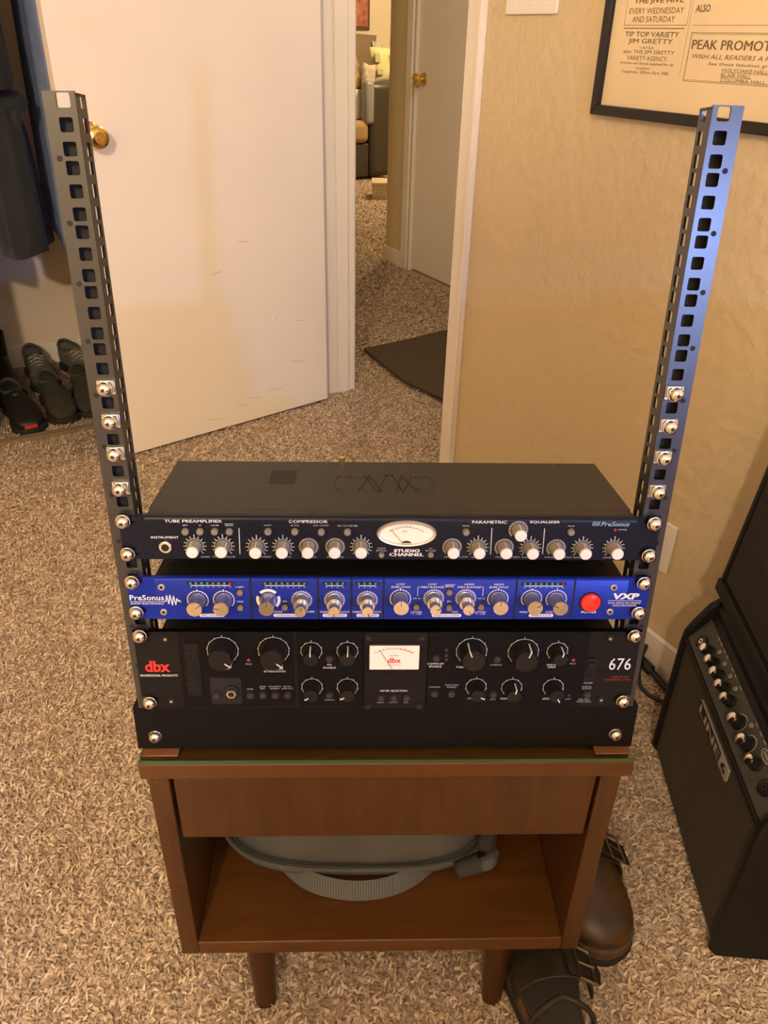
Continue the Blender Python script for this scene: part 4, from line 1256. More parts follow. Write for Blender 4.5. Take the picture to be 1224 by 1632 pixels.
for x, m_ in ((0.045, M_KNOBBLK), (0.342, M_KNOBBLK)):
    j = MB().lathe([(0.0045, 0), (0.0115, 0), (0.0112, 0.004), (0.008, 0.0055), (0.0045, 0.0055)], axis='y', n=24).build('jack', m_, pan, (x, -0.0008, 0.022 if x < .1 else 0.026))
    MB().lathe([(0.0025, 0.001), (0.0042, 0.001), (0.0042, 0.0050), (0.0025, 0.0050)], axis='y', n=18).build('jack_ring', M_CHROME, j)
for x in (0.058, 0.072, 0.088, 0.102, 0.130, 0.145, 0.170, 0.243, 0.26, 0.275):
    flat(pan, 'panel_mark', M_GREYINK, [(x, 0.0492), (x + 0.008, 0.0492), (x + 0.008, 0.0502), (x, 0.0502)], -0.0010)
ov = flat(pan, 'emblem', M_GREYINK, ell(0.300, 0.0440, 0.0135, 0.0062, 28), -0.0010)
flat(ov, 'emblem_field', M_PANEL, ell(0.300, 0.0440, 0.0122, 0.0050, 28), -0.0012)
line(ov, 'emblem_squiggle', M_GREYINK, [(0.2915 + 0.0017 * k, 0.0440 + (0.0022 if k % 2 else -0.0018)) for k in range(11)], 0.0007, -0.0014)
lp = MB().prism(rrect(0.130, 0.274, 0.237, 0.2605, 0.003), 0.0005, 0.0036).build('logo_plate', M_BEZEL, amp)
lf = MB().prism(rrect(0.1315, 0.240, 0.2385, 0.259, 0.002), -0.0002, 0.0006).build('logo_field', M_SLOT, lp)
text('LINE', 0.136, 0.236, 0.2488, 0.0150, lf, M_BEZEL, -0.0004, 0, 0.03)
text('6', 0.2475, 0.2665, 0.2488, 0.0160, lp, M_SLOT, 0.0003, 0, 0.03)

cab = empty('speaker_cabinet', AMP + Vector((0, 0, 0)), (0, 0, AMP_ROT), 'tall black speaker cabinet stacked on top of the guitar amplifier', 'speaker')
tilt = math.radians(-5.0)
cb = MB().box(0.004, 0.46, 0.0, 0.17, 0.0, 0.44).build('cabinet', M_TOLEX, cab, (0, 0.034, 0.3835), (tilt, 0, 0), bevel=0.006, seg=3)
MB().box(0.020, 0.444, -0.003, 0.004, 0.030, 0.42).build('grille', M_GRILLE2, cb)
MB().box(0.006, 0.458, -0.010, 0.002, 0.004, 0.026).build('bottom_rail', M_TOLEX, cb, bevel=0.003)
MB().box(0.006, 0.019, -0.006, 0.002, 0.026, 0.43).build('corner_strip', M_TOLEX, cb, bevel=0.003)
for x in (0.015, 0.16, 0.30, 0.37):
    MB().box(x, x + 0.02, 0.04, 0.06, -0.018, 0.0).build('foot', M_SOLE, cb)

# cables behind the rack
cbm = MB()
pts = [(0.600, 0.740), (0.585, 0.700), (0.567, 0.672), (0.556, 0.640), (0.552, 0.612), (0.560, 0.588), (0.580, 0.570), (0.62, 0.552)]
cz_ = [0.012, 0.045, 0.030, 0.014, 0.012, 0.012, 0.012, 0.012]


def smooth(p, n=8):
    p = [Vector(q) for q in p]
    out = []
    for i in range(len(p) - 1):
        a, b, c, d = p[max(i - 1, 0)], p[i], p[i + 1], p[min(i + 2, len(p) - 1)]
        for k in range(n):
            t = k / n
            out.append(0.5 * ((2 * b) + (c - a) * t + (2 * a - 5 * b + 4 * c - d) * t * t + (3 * b - a - 3 * c + d) * t ** 3))
    out.append(p[-1])
    return out


o = MB().tube(smooth([(x, y, z) for (x, y), z in zip(pts, cz_)]), 0.0042, 8).build('power_cable', M_CABLE)
tag(o, 'thin black cable looping on the carpet by the baseboard', 'cable')
o = empty('power_plug', (0.590, 0.690, 0.0), (0, 0, WA - PI), 'thick black cable and plug lying against the baseboard behind the amplifier', 'cable')
MB().tube(smooth([(-0.06, -0.02, 0.015), (-0.03, -0.016, 0.020), (0.02, -0.02, 0.018), (0.10, -0.03, 0.012), (0.2, -0.035, 0.010)]), 0.007, 10).build('cord', M_CABLE, o)
MB().tube([(-0.005, -0.018, 0.019), (0.030, -0.022, 0.018), (0.036, -0.022, 0.018)], [0.011, 0.012, 0.007], 12).build('plug_body', M_CABLE, o)

# ------------------------------------------------------------------ wall things: poster, switch plate, outlet
# wall frame for things on the right wall: local x runs towards the viewer (-s), -y out of the wall
PR = WA + PI


def wall_thing(name, s, z, label, cat, out=0.0):
    return empty(name, room(s, out, z), (0, 0, PR), label, cat)


po = wall_thing('framed_poster', 0.436, 1.029, 'large yellowed concert poster in a thin black frame on the tan wall', 'poster', 0.001)
PW, PH = 0.60, 0.80
fw = 0.017
for nm, poly in (('frame_bottom', [(0, 0), (PW, 0), (PW - fw, fw), (fw, fw)]), ('frame_top', [(0, PH), (fw, PH - fw), (PW - fw, PH - fw), (PW, PH)]), ('frame_side', [(0, 0), (fw, fw), (fw, PH - fw), (0, PH)]), ('frame_side', [(PW, 0), (PW, PH), (PW - fw, PH - fw), (PW - fw, fw)])):
    MB().prism(poly, -0.018, 0.0).build(nm, M_FRAME, po, bevel=0.0015)
paper = MB().box(fw - 0.001, PW - fw + 0.001, -0.008, -0.001, fw - 0.001, PH - fw + 0.001).build('poster_print', M_POSTER, po)
YP = -0.0084


def pt_(s, s0, s1, z, h, sh=0, bold=0.0):
    text(s, 0.436 - s0, 0.436 - s1, z - 1.029, h, paper, M_PRINT, YP, sh, bold)


def pbox(s0, s1, z0, z1, wd_=0.0007):
    a, b = 0.436 - s0, 0.436 - s1
    line(paper, 'printed_rule', M_PRINT, [(a, z0 - 1.029), (b, z0 - 1.029), (b, z1 - 1.029), (a, z1 - 1.029), (a, z0 - 1.029)], wd_, YP)


pt_('THE JIVE HIVE', .374, .264, 1.2035, .009, 0, .02)
pt_('EVERY WEDNESDAY', .382, .260, 1.1905, .0085)
pt_('AND SATURDAY', .372, .276, 1.1785, .0085)
pbox(.390, .249, 1.1700, 1.30)
line(paper, 'printed_rule', M_PRINT, [(.436 - .390, 1.1655 - 1.029), (.436 - .252, 1.1655 - 1.029)], .0012, YP)
pt_('TIP TOP VARIETY', .384, .261, 1.1570, .0075, 0, .01)
pt_('JIM GRETTY', .374, .272, 1.1460, .0092, 0, .01)
pt_('V.A.P.B.A.', .345, .310, 1.1375, .0036)
pt_('also THE JIM GRETTY', .382, .264, 1.1305, .0072)
pt_('VARIETY AGENCY', .371, .278, 1.1220, .0068)
pt_('Artistes and Bands supplied for all', .386, .262, 1.1138, .0050)
pt_('occasions', .346, .314, 1.1073, .0040)
pt_('Telephone : SEFton Park 3482', .380, .268, 1.1005, .0058)
line(paper, 'printed_rule', M_PRINT, [(.436 - .244, 1.10 - 1.029), (.436 - .244, 1.33 - 1.029)], .0005, YP)
line(paper, 'printed_rule', M_PRINT, [(.436 - .236, 1.17 - 1.029), (.436 - .0, 1.17 - 1.029)], .0005, YP)
pt_('ALSO', .236, .207, 1.1925, .0100, 0, .02)
pbox(.235, -.12, 1.0930, 1.1600)
pbox(.2335, -.1185, 1.0950, 1.1580, .0004)
pt_('PEAK PROMOTIONS', .230, .030, 1.1440, .0130, 0, .02)
pt_('WISH ALL READERS A HAPPY NEW YEAR', .225, -.03, 1.1280, .0062, .25)
pt_('See these fabulous groups in', .190, .04, 1.1180, .0058, .15)
pt_('HOLYOAKE HALL', .160, .075, 1.1108, .0052)
pt_('BLAIR HALL', .160, .103, 1.1040, .0052)
pt_('COLUMBA HALL, WITH', .160, .04, 1.0970, .0056)
line(paper, 'printed_rule', M_PRINT, [(.436 - .160, 1.1076 - 1.029), (.436 - .075, 1.1076 - 1.029)], .0004, YP)
line(paper, 'printed_rule', M_PRINT, [(.436 - .160, 1.1008 - 1.029), (.436 - .103, 1.1008 - 1.029)], .0004, YP)

sw = wall_thing('light_switch_plate', 0.745, 1.188, 'white three-gang light switch plate on the tan wall beside the door casing', 'switch')
MB().prism(rrect(0, 0.163, 0, 0.115, 0.004), -0.006, 0).build('plate', M_PLASTIC, sw, bevel=0.002)
for k in range(3):
    x = 0.0355 + k * 0.046
    MB().box(x - 0.005, x + 0.005, -0.014, -0.005, 0.050, 0.068).build('toggle', M_PLASTIC, sw, bevel=0.001)
    for z in (0.017, 0.098):
        MB().lathe([(0, 0), (0.0032, 0), (0.0026, 0.001), (0, 0.0012)], axis='y', n=12).build('plate_screw', M_PLASTIC, sw, (x, -0.006, z))
ou = wall_thing('wall_outlet', 0.108, 0.226, 'white outlet plate low on the tan wall behind the right rail', 'outlet')
MB().prism(rrect(0, 0.072, 0, 0.110, 0.004), -0.006, 0).build('plate', M_PLASTIC, ou, bevel=0.002)
MB().prism(rrect(0.019, 0.053, 0.022, 0.088, 0.004), -0.008, -0.005).build('socket_face', M_PLASTIC, ou, bevel=0.001)
for z in (0.036, 0.068):
    for x in (0.030, 0.041):
        MB().box(x, x + 0.002, -0.0084, -0.0078, z, z + 0.008).build('slot', M_SLOT, ou)


# ------------------------------------------------------------------ shoulder bag on the shelf
bag = empty('shoulder_bag', (-0.022, 0.170, 0.1985), (0, 0, 0), 'grey canvas shoulder bag with a webbing strap, lying on the nightstand shelf', 'bag')


def slab(wx, dy, hz, n=36, p=3.2, sag=0.0, zs=None, wob=0.0):
    rings = []
    for fz, sc in zs:
        ring = []
        for k in range(n):
            a = 2 * PI * k / n
            c, s_ = math.cos(a), math.sin(a)
            x = wx * math.copysign(abs(c) ** (2 / p), c) * sc
            y = dy * math.copysign(abs(s_) ** (2 / p), s_) * sc
            z = hz * fz + wob * math.sin(x * 23 + 1) * math.cos(y * 17) * fz + sag * (x / wx)
            ring.append((x, y, max(z, 0.0005)))
        rings.append(ring)
    return rings


zs = [(0.0, 0.90), (0.08, 0.97), (0.25, 1.0), (0.45, 1.0), (0.7, 0.99), (0.88, 0.955), (0.97, 0.86), (1.0, 0.6), (1.01, 0.2)]
MB().loft(slab(0.182, 0.125, 0.095, zs=zs, wob=0.004, sag=-0.006)).build('body', M_BAG, bag, (-0.008, 0.018, 0.012), sub=1, angle=180)
fl_ = MB().loft(slab(0.187, 0.128, 0.022, zs=[(0.0, 0.94), (0.2, 1.0), (0.8, 1.0), (1.0, 0.94)], wob=0.002, sag=-0.004)).build('lower_pocket', M_BAG, bag, (-0.008, 0.016, 0.004), sub=1, angle=180)


def outline(wx, dy, z, n=48, p=3.2, a0=0, a1=360, sag=0.0):
    out = []
    for k in range(n + 1):
        a = math.radians(a0 + (a1 - a0) * k / n)
        c, s_ = math.cos(a), math.sin(a)
        x = wx * math.copysign(abs(c) ** (2 / p), c)
        out.append((x, dy * math.copysign(abs(s_) ** (2 / p), s_), z + sag * x / wx))
    return out


MB().tube(outline(0.188, 0.129, 0.022, sag=-0.004), 0.0028, 8).build('piping', M_BAG, bag, (-0.008, 0.016, 0.004))
MB().tube(outline(0.187, 0.128, 0.028, sag=-0.005, a0=180, a1=360), 0.0013, 6).build('zipper', M_BAGD, bag, (-0.008, 0.0155, 0.004))
# webbing strap that droops out in front, lying on the shelf
sp = smooth([(-0.120, -0.070, 0.008), (-0.095, -0.100, 0.008), (-0.066, -0.122, 0.009), (-0.020, -0.134, 0.009), (0.025, -0.132, 0.010), (0.065, -0.116, 0.011), (0.100, -0.085, 0.010)])
q = MB()
rings = []
for i, p_ in enumerate(sp):
    d = (sp[min(i + 1, len(sp) - 1)] - sp[max(i - 1, 0)]).normalized()
    nrm = Vector((d.y, -d.x, 0)).normalized()
    lo_, hi_ = p_ + nrm * 0.006 + Vector((0, 0, -0.0065)), p_ - nrm * 0.010 + Vector((0, 0, 0.010))
    rings.append([lo_, hi_, hi_ + Vector((0, 0, .002)), lo_ + Vector((0, 0, .002))])
q.loft(rings).build('shoulder_strap', M_WEB, bag)
MB().tube([(0.120, -0.112, 0.022), (0.150, -0.105, 0.026)], [0.010, 0.013], 12).build('strap_ring', M_BAGD, bag)
MB().tube(smooth([(0.150, -0.105, 0.022), (0.165, -0.10, 0.022), (0.172, -0.085, 0.020)]), 0.0095, 10).build('buckle_end', M_WEB, bag)
q = MB().tube(smooth([(0.155, -0.02, 0.06), (0.168, -0.06, 0.045), (0.160, -0.09, 0.030)]), 0.012, 10).build('side_tab', M_BAGD, bag)


# ------------------------------------------------------------------ footwear
def shoe_rings(L, Wd, secs, n=20, top=True):
    """secs: (f along heel->toe, half width factor, height, base z)"""
    rings = []
    for f, hw, h, z0, sh in secs:
        ring = []
        for k in range(n):
            a = 2 * PI * k / n
            c, s_ = math.cos(a), math.sin(a)
            x = Wd / 2 * hw * math.copysign(abs(c) ** 0.75, c) + sh
            z = z0 + h / 2 + h / 2 * math.copysign(abs(s_) ** (0.8 if s_ > 0 else 0.35), s_)
            ring.append((x, -L * f, z))
        rings.append(ring)
    return rings


def sole_outline(L, Wd, flip=1, grow=0.0, n=40):
    pts = []
    prof = [(0.0, 0.0), (0.02, 0.34), (0.08, 0.58), (0.2, 0.70), (0.4, 0.66), (0.55, 0.76), (0.7, 0.94), (0.82, 0.98), (0.92, 0.80), (0.98, 0.45), (1.0, 0.0)]
    r_ = []
    for f, w_ in prof:
        sh = flip * 0.05 * math.sin(max(0, f - 0.3) * 4.0) * Wd
        r_.append((w_ * Wd / 2 + (grow if w_ else 0) + sh * (1 if w_ else 1), -L * f + (grow if f == 0 else 0) - (grow if f == 1 else 0)))
    l_ = []
    for f, w_ in prof[1:-1][::-1]:
        sh = flip * 0.05 * math.sin(max(0, f - 0.3) * 4.0) * Wd
        l_.append((-w_ * Wd / 2 - grow + sh, -L * f))
    p = [Vector(q) for q in r_ + l_]
    m_ = len(p)
    out = []
    for i in range(m_):
        a, b, c, d = p[i - 1], p[i], p[(i + 1) % m_], p[(i + 2) % m_]
        for k in range(3):
            t = k / 3
            out.append(tuple(0.5 * ((2 * b) + (c - a) * t + (2 * a - 5 * b + 4 * c - d) * t * t + (3 * b - a - 3 * c + d) * t ** 3)))
    return out


def sneaker(name, loc, rz, L, Wd, m_up, m_sole, m_tongue, label, group, h=1.0, laces=True, tagred=False):
    t = empty(name, loc, (0, 0, rz), label, 'shoe', group)
    MB().prism(sole_outline(L, Wd, 1, 0.003), 0.0, 0.022, 'xy').build('sole', m_sole, t, bevel=0.004)
    secs = [(0.015, .30, .055 * h, .02, 0), (0.06, .56, .085 * h, .02, 0), (0.18, .68, .080 * h, .02, 0), (0.34, .66, .072 * h, .02, .002), (0.48, .70, .075 * h, .02, .003), (0.60, .80, .062 * h, .02, .004), (0.74, .92, .046 * h, .02, .005), (0.87, .86, .037 * h, .02, .004), (0.95, .62, .028 * h, .02, .002), (0.985, .28, .02 * h, .02, 0)]
    MB().loft(shoe_rings(L, Wd, secs)).build('upper', m_up, t, sub=1, angle=180)
    # opening: padded collar ring and dark inside
    c = [(0.60 * Wd / 2 * math.cos(a) + .001, -L * 0.215 + L * 0.185 * math.sin(a), (0.094 - 0.010 * math.cos(2 * a) * .6) * h + 0.004 * math.sin(a)) for a in [2 * PI * k / 24 for k in range(25)]]
    MB().tube(c, 0.0055, 8).build('collar', M_EDGE, t)
    MB().add([(x * .92, y * 1, z - 0.002) for x, y, z in c[:-1]], [tuple(range(24))]).build('opening', M_LINING, t, fix=False)
    MB().ellipsoid((0.002, -L * 0.44, 0.090 * h), (Wd * 0.20, L * 0.07, 0.012)).build('tongue', m_tongue, t)
    if laces:
        for k in range(4):
            f = 0.47 + k * 0.06
            z = (0.096 - k * 0.0075) * h
            MB().tube([(-Wd * .24, -L * f, z - .006), (0.003, -L * (f - .01), z + 0.004), (Wd * .26, -L * f, z - .006)], 0.0030, 6).build('lace', M_LACE, t)
    if tagred:
        MB().box(-.02, .02, -L * .992, -L * .975, 0.024, 0.036).build('toe_tag', M_REDTAG, t)
    return t


G = 'shoes on the closet floor'
sneaker('sneaker', room(2.10, 0.915, 0), WA - PI / 2 + 0.06, 0.29, 0.108, M_SNEAK, M_SOLE, M_SNEAK, 'olive-grey sneaker, front row of the closet, between black shoe and its pair', G, laces=False)
sneaker('sneaker', room(2.115, 0.797, 0), WA - PI / 2 - 0.05, 0.29, 0.108, M_SNEAK, M_SOLE, M_SNEAK, 'olive-grey sneaker partly hidden behind the left rack rail', G, laces=False)
sneaker('black_shoe', room(2.06, 1.045, 0), WA - PI / 2 + .12, 0.285, 0.11, M_SNEAKB, M_SOLE, M_SNEAKB, 'black shoe with a red tag on its toe at the left picture edge', G, laces=False, tagred=True)
sneaker('trainer', room(2.40, 0.925, 0.0), WA - PI / 2 + .05, 0.28, 0.105, M_SNEAKL, M_SOLE, M_SNEAKG, 'pale sage trainer with laces in the back row of the closet', G)
sneaker('trainer', room(2.40, 0.805, 0.0), WA - PI / 2 + .25, 0.28, 0.105, M_SNEAKG, M_SOLE, M_SNEAKG, 'light grey trainer with laces standing behind the left rail', G)
bt = empty('black_boot', room(2.33, 1.045, 0), (0, 0, WA - PI / 2), 'tall black boot in the back row at the left picture edge', 'shoe', G)
MB().prism(sole_outline(0.29, 0.11, 1, 0.003), 0.0, 0.028, 'xy').build('sole', M_SOLE, bt, bevel=0.004)
secs = [(0.015, .30, .10, .025, 0), (0.06, .60, .115, .025, 0), (0.2, .72, .115, .025, 0), (0.38, .68, .100, .025, 0), (0.5, .72, .080, .025, .002), (0.62, .82, .064, .025, .004), (0.76, .92, .052, .025, .005), (0.88, .86, .042, .025, .004), (0.96, .6, .03, .025, .002), (0.99, .28, .02, .025, 0)]
MB().loft(shoe_rings(0.29, 0.11, secs)).build('upper', M_SNEAKB, bt, sub=1, angle=180)
MB().loft([[(0.036 * s_ * math.cos(a), -0.055 + 0.050 * s_ * math.sin(a), z) for a in [2 * PI * k / 20 for k in range(20)]] for z, s_ in ((0.08, 1.0), (0.12, 1.0), (0.17, 1.08), (0.20, 1.12), (0.20, 1.02), (0.15, 0.9))], caps=False).build('shaft', M_SNEAKB, bt)
MB().tube([(0.0, -0.004, 0.19), (0.0, 0.004, 0.225), (0.0, -0.002, 0.228), (0, -0.008, 0.19)], 0.004, 6).build('pull_loop', M_SNEAKB, bt)


# clogs beside the nightstand
def clog(loc, rz, label, flip):
    t = empty('clog', loc, (0, 0, rz), label, 'clog', 'pair of dark leather clogs')
    L, Wd = 0.275, 0.108
    MB().prism(sole_outline(L, Wd, flip, 0.004), 0.0, 0.012, 'xy').build('outsole', M_SOLE, t, bevel=0.003)
    MB().prism(sole_outline(L, Wd, flip, 0.002), 0.012, 0.034, 'xy').build('cork_midsole', M_CORK, t, bevel=0.004)
    MB().prism(sole_outline(L, Wd, flip, -0.003), 0.034, 0.040, 'xy').build('footbed', M_FOOTBED, t, bevel=0.002)
    # vamp: from the instep opening to the toe
    secs = []
    n = 22
    rings = []
    for f, hw, h in ((0.44, .78, .060), (0.48, .80, .066), (0.56, .86, .066), (0.65, .92, .058), (0.75, .97, .047), (0.84, .96, .038), (0.92, .80, .030), (0.97, .50, .021), (0.995, .15, .010)):
        sh = flip * 0.05 * math.sin(max(0, f - 0.3) * 4.0) * Wd
        rings.append([(Wd / 2 * hw * math.cos(PI * k / (n - 1)) * (1.02) + sh, -L * (f - 0.06 * abs(math.cos(PI * k / (n - 1))) * (f < .5)), 0.036 + h * math.sin(PI * k / (n - 1)) ** 0.62) for k in range(n)])
    u_ = MB().loft(rings, caps=False, close=False).build('vamp', M_CLOGT if flip < 0 else M_CLOG, t, sub=1, angle=180)
    md = u_.modifiers.new('thickness', 'SOLIDIFY')
    md.thickness = 0.003
    # rim around the opening
    MB().tube(rings[0], 0.0038, 8).build('opening_rim', M_CLOG, t)
    # strap across the instep with buckle on the outer side
    def strap_pt(a, f, off):
        hw = .90
        return Vector((Wd / 2 * hw * math.cos(a) * 1.03 + flip * .004, -L * f, 0.036 + (0.066 + off) * max(0.0, math.sin(a)) ** 0.62))
    rr = []
    for k in range(15):
        a = PI * (0.02 + 0.96 * k / 14)
        p0, p1 = strap_pt(a, 0.50, 0.005), strap_pt(a, 0.64, -0.002)
        nrm = Vector((math.cos(a), 0, math.sin(a))) * 0.0035
        rr.append([p0, p1, p1 + nrm, p0 + nrm])
    MB().loft(rr).build('strap', M_CLOG, t, bevel=0.001)
    ab = 0.78 if flip < 0 else PI - 0.78
    c0 = (strap_pt(ab, 0.570, 0.006))
    tx = Vector((-math.sin(ab), 0, math.cos(ab) * .8)).normalized()
    ty = Vector((0, -1, 0))
    up = tx.cross(ty).normalized()
    if up.z < 0:
        up = -up
    c0 = c0 + up * 0.006
    cor = [c0 + tx * a + ty * b for a, b in ((-.015, -.021), (.015, -.021), (.015, .021), (-.015, .021), (-.015, -.021))]
    bk = MB()
    for p0, p1 in zip(cor[:-1], cor[1:]):
        bk.cyl(p0, p1, 0.0019, n=8)
    bk.build('buckle', M_BUCKLE, t)
    MB().tube([c0 - tx * .015, c0 + tx * .016 + up * .002], 0.0016, 8).build('buckle_prong', M_BUCKLE, t)
    endp = [c0 - up * .005 + tx * a + ty * b for a, b in ((-.03, -.016), (.028, -.016), (.034, 0), (.028, .016), (-.03, .016))]
    MB().loft([[p for p in endp], [p + up * .003 for p in endp]]).build('strap_end', M_CLOG, t)
    return t


c1_ = clog((0.312, 0.325, 0.006), math.radians(4), 'dark clog with a worn brown toe beside the nightstand', -1)
c2_ = clog((0.240, -0.160, 0.006), math.radians(-178), 'dark clog with its heel towards the viewer, by the nightstand leg', 1)
text('STOCK', -0.004 - .014, -0.004 + .014, 0, 0.008, c2_, M_BUCKLE, 0.0).rotation_euler = (-PI / 2, 0, PI / 2)
c2_.children[-1].location = (0.0, -0.105, 0.0408)

# dark rounded case at the bottom right corner
o = MB().loft(slab(0.11, 0.08, 0.05, zs=[(0, .9), (.1, 1), (.7, 1), (.95, .9), (1, .6)])).build('black_case', M_SOLE, None, (0.640, -0.075, 0.0), (0, 0, .2), sub=1, angle=180)
tag(o, 'rounded black case lying on the carpet in front of the amplifier', 'case')

# ------------------------------------------------------------------ clothes in the closet
rod = MB().cyl((0, 0.12, 0), (0, 2.5, 0), 0.016, n=16).build('closet_rod', M_TRIM, None, room(2.08, 0, 1.68), (0, 0, WA))
tag(rod, 'white closet rod that the clothes hang from', 'rod')


def garment(name, t, z0, ztop, depth, thick, m, label, seed, belt=None, s=2.08, flare=1.0, cut=0.0, sleeve=True):
    r_ = random.Random(seed)
    g = empty(name, room(s, t, 0), (0, 0, WA), label, 'clothes', 'clothes hanging in the closet')
    ph = [r_.uniform(0, 6.3) for _ in range(6)]
    rings = []
    N = 64
    lv = 22
    for i in range(lv + 1):
        f = i / lv
        z = ztop + (z0 - ztop) * f
        sh = min(1.0, 0.22 + f * 5.0)
        wgt = 1.0
        if belt is not None:
            wgt = 1 - 0.28 * math.exp(-((z - belt) / 0.05) ** 2)
        ring = []
        for k in range(N):
            a = 2 * PI * k / N
            fold = 1 + (0.10 + 0.16 * f) * math.sin(5 * a + ph[0] + f * .8) + (0.06 + 0.08 * f) * math.sin(9 * a + ph[1] - f) + .04 * math.sin(14 * a + ph[2])
            x = depth / 2 * sh * math.cos(a) * (1 + .06 * f * flare) * wgt
            y = thick / 2 * (0.6 + 0.5 * f * flare) * math.sin(a) * fold * wgt
            zz = z + 0.012 * math.sin(3 * a + ph[3]) * f - cut * f * math.cos(a) * 0.0
            ring.append((x, y, zz))
        rings.append(ring)
    MB().loft(rings).build('cloth', m, g, angle=180)
    # sleeve hanging at the front side
    sl = [(-depth * .40, thick * .1, ztop - .06), (-depth * .50, thick * .16, ztop - .2), (-depth * .52, thick * .12, ztop - .42), (-depth * .50, thick * .05, ztop - .60)]
    rr = [0.045, 0.058, 0.052, 0.045]
    if sleeve:
        MB().tube(smooth(sl, 4), [rr[min(3, int(i / 4))] for i in range(len(smooth(sl, 4)))], 14).build('sleeve', m, g, angle=180)
    hk = MB().tube(smooth([(0, 0, ztop - .005), (0, 0, ztop + .05), (0.0, 0, 1.68 + .024), (0.016, 0, 1.70), (0.02, 0, 1.685)], 5), 0.002, 6)
    hk.tube([(-depth * .36, 0, ztop - .05), (0, 0, ztop - .003), (depth * .36, 0, ztop - .05)], 0.006, 8)
    hk.build('hanger', M_PLASTIC, g)
    if belt is not None:
        b = [(depth / 2 * .80 * math.cos(a), thick / 2 * .95 * math.sin(a), belt + .008 * math.sin(2 * a)) for a in [2 * PI * k / 30 for k in range(31)]]
        MB().tube(b, 0.014, 8).build('belt', m, g)
        MB().ellipsoid((-depth * .40, -thick * .28, belt), (.03, .04, .028)).build('belt_knot', m, g)
        MB().tube(smooth([(-depth * .42, -thick * .28, belt - .01), (-depth * .44, -thick * .22, belt - .12), (-depth * .44, -thick * .25, belt - .26)], 5), 0.014, 8).build('belt_tail', m, g)
    return g


garment('robe', 0.895, 0.545, 1.60, 0.46, 0.135, M_CLOTHD, 'black robe with a knotted belt hanging in the closet', 3, 0.965)
garment('dark_coat', 1.045, 0.545, 1.60, 0.44, 0.11, M_CLOTHN, 'dark navy coat hanging at the left picture edge', 5)
garment('blue_shirt', 0.752, 0.555, 1.58, 0.40, 0.070, M_CLOTHB, 'blue shirt hanging between the black robe and the white door', 8, sleeve=False)

# ------------------------------------------------------------------ hall and living room things
rg = MB()
N = 16
poly = [(2.00, -0.325), (1.62, -0.300), (1.40, -0.345), (1.10, -0.36), (1.08, -1.02), (1.5, -1.06), (2.07, -0.99), (2.055, -0.73), (2.02, -0.52)]
rug = MB().prism(poly, 0.012, 0.026, 'xy').build('hall_rug', M_RUG, None, A, (0, 0, WA), bevel=0.004)
tag(rug, 'dark brown rug lying on the hall carpet', 'rug')

SF = room(6.1, -2.72, 0)
so = empty('sofa', SF, (0, 0, WA - PI / 2), 'dark leather sofa with tan seat cushions in the living room', 'sofa')
# local frame: -y towards the viewer, x to the right (-t)
so.rotation_euler = (0, 0, WA - PI / 2)
bxs = lambda nm, m, a, b, c, d, e, f, bv=0.02: box(nm, m, a, b, c, d, e, f, so, bv, seg=3)
bxs('base', M_LEATHER, -1.6, -0.205, 0.02, 0.85, 0.03, 0.315)
bxs('arm', M_LEATHER, -0.205, 0.06, 0.0, 0.9, 0.03, 0.80, 0.05)
bxs('arm_front', M_GREYL, -0.262, -0.170, -0.02, 0.10, 0.47, 0.815, 0.03)
bxs('backrest', M_LEATHER, -1.6, 0.06, 0.70, 0.95, 0.1, 0.92, 0.06)
bxs('seat_cushion', M_SEAT, -0.90, -0.215, -0.01, 0.72, 0.317, 0.50, 0.05)
bxs('seat_cushion', M_SEAT, -1.58, -0.91, -0.01, 0.72, 0.317, 0.50, 0.05)


def pillow(name, s, t, z, w_, h, th, m, rx, ry, label):
    g = empty(name, room(s, t, z), (0, 0, WA - PI / 2), label, 'pillow', 'pillows on the sofa')
    n = 14
    top = []
    bot = []
    for i in range(n + 1):
        for j in range(n + 1):
            a, b = -1 + 2 * i / n, -1 + 2 * j / n
            e_ = max(0.0, (1 - abs(a) ** 3.0) * (1 - abs(b) ** 3.0)) ** 0.5
            px, pz = w_ / 2 * a * (1 - .07 * (1 - abs(b))), h / 2 * b * (1 - .07 * (1 - abs(a))) + h / 2
            top.append((px, -th / 2 * e_, pz))
            bot.append((px, th / 2 * e_, pz))
    fs = []
    for i in range(n):
        for j in range(n):
            a = i * (n + 1) + j
            fs.append((a, a + n + 1, a + n + 2, a + 1))
    o_ = MB().add(top, fs).add(bot, [tuple(reversed(f)) for f in fs]).build('cushion', m, g, (0, 0, 0), (rx, ry, 0), angle=180)
    return g, o_


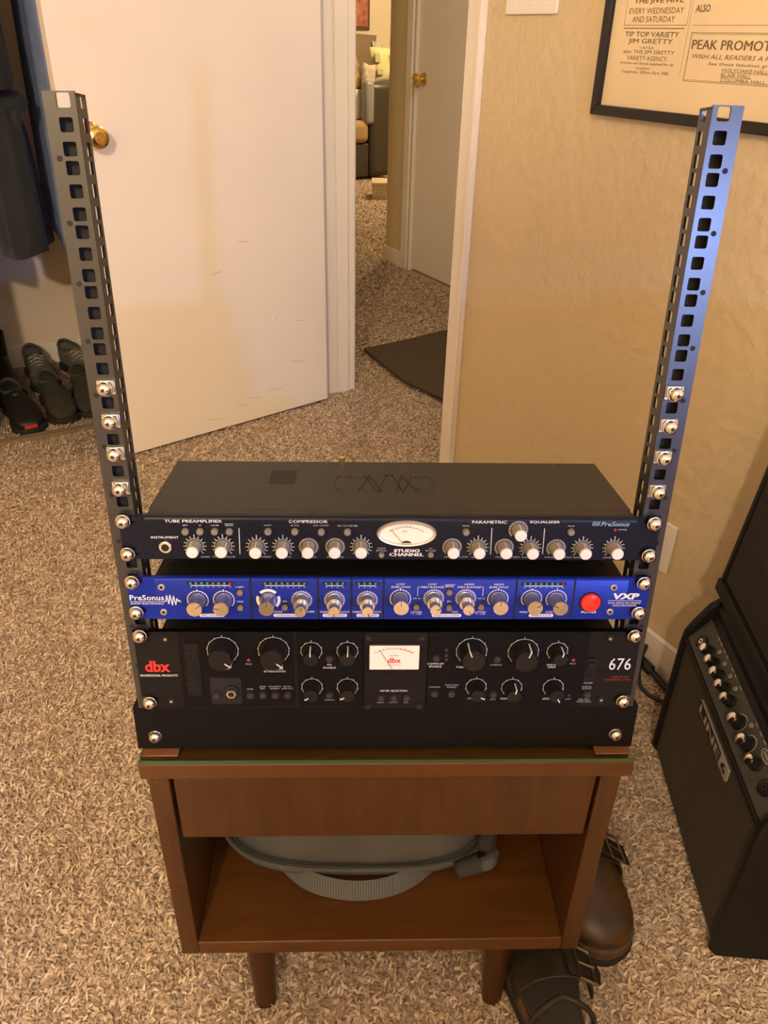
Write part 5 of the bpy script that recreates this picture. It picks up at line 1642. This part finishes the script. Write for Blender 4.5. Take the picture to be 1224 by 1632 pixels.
pillow('pillow', 6.64, -2.60, 0.66, 0.50, 0.54, 0.16, M_PILLOWB, -0.2, 0.12, 'plain dark brown pillow leaning on the sofa back')
pillow('pillow', 6.48, -2.54, 0.58, 0.42, 0.42, 0.15, M_PILLOWT, -0.25, -0.35, 'plain tan pillow in front of the brown pillow')
pillow('pillow', 6.56, -3.00, 0.64, 0.46, 0.46, 0.14, M_PILLOWF, -0.2, 0.1, 'floral beige pillow behind the yellow printed pillow')
g, o_ = pillow('pillow', 6.28, -2.83, 0.78, 0.42, 0.29, 0.12, M_PILLOWP, -0.15, 0.0, 'pale yellow pillow with printed squares on the sofa arm')
for x, z, a, b in ((-0.17, 0.20, .05, .07), (-0.15, 0.09, .06, .045), (-0.04, 0.19, .045, .06), (-0.03, 0.06, .05, .05), (0.08, 0.19, .045, .06), (0.09, 0.07, .05, .05)):
    poly = rrect(x - a / 2, x + a / 2, z - b / 2, z + b / 2, 0.008)
    MB().prism(poly, -0.0605, -0.045).build('printed_square', M_PILLOWK, o_)
pillow('pillow', 6.20, -2.515, 0.50, 0.13, 0.45, 0.09, M_PILLOWF, -0.1, 0.14, 'narrow floral cushion wedged against the sofa arm')
o = MB().prism(rrect(-0.10, 0.10, 0, 0.10, 0.02), -0.02, 0.05).build('folded_throw', M_YELLOW, None, room(6.33, -2.42, 0.74), (0, 0, WA - PI / 2), bevel=0.01)
tag(o, 'folded bright yellow throw on the sofa seat', 'throw')
o = MB().box(-0.11, 0.06, -0.10, 0.10, 0.0, 0.235).build('white_box', M_PLASTIC, None, room(6.30, -2.40, 0.505), (0, 0, WA - PI / 2 + .3), bevel=0.005)
tag(o, 'small white box on the sofa seat under the yellow throw', 'box')
he = empty('hearth_step', room(5.2, -2.06, 0), (0, 0, WA - PI / 2 - 0.5), 'low pale tiled step on the living room carpet', 'step')
box('riser', M_HEARTH, 0.0, 0.9, 0.0, 0.25, 0.0, 0.115, he, 0.004)
box('top_slab', M_HEARTH, -0.006, 0.9, -0.006, 0.256, 0.115, 0.135, he, 0.004)
pc = empty('wall_picture', room(7.248, -3.03, 1.20), (0, 0, WA - PI / 2), 'small red picture in a dark frame on the living room wall', 'picture')
box('picture_frame', M_PICFR, -0.42, 0.06, -0.025, 0, 0.0, 0.6, pc, 0.004)
box('print', M_REDPIC, -0.38, 0.035, -0.027, -0.02, 0.03, 0.57, pc)

# tall narrow shelf tower added behind the viewer, blocking lamp light like a person there
tw = empty('shade_tower', room(-1.316, 1.681, 0), (0, 0, WA - 0.696), 'tall narrow black shelf tower added behind the viewer to shade the rack', 'shelf')
for y in (-0.100, 0.072):
    box('side_panel', M_BLACK, -0.10, 0.10, y, y + 0.018, 0.0, 1.80, tw, 0.001)
for k in range(9):
    box('shelf', M_BLACK, -0.10, 0.10, -0.082, 0.072, 0.02 + k * 0.22, 0.038 + k * 0.22, tw)
box('back_panel', M_BLACK, -0.10, -0.092, -0.082, 0.072, 0.0, 1.80, tw)
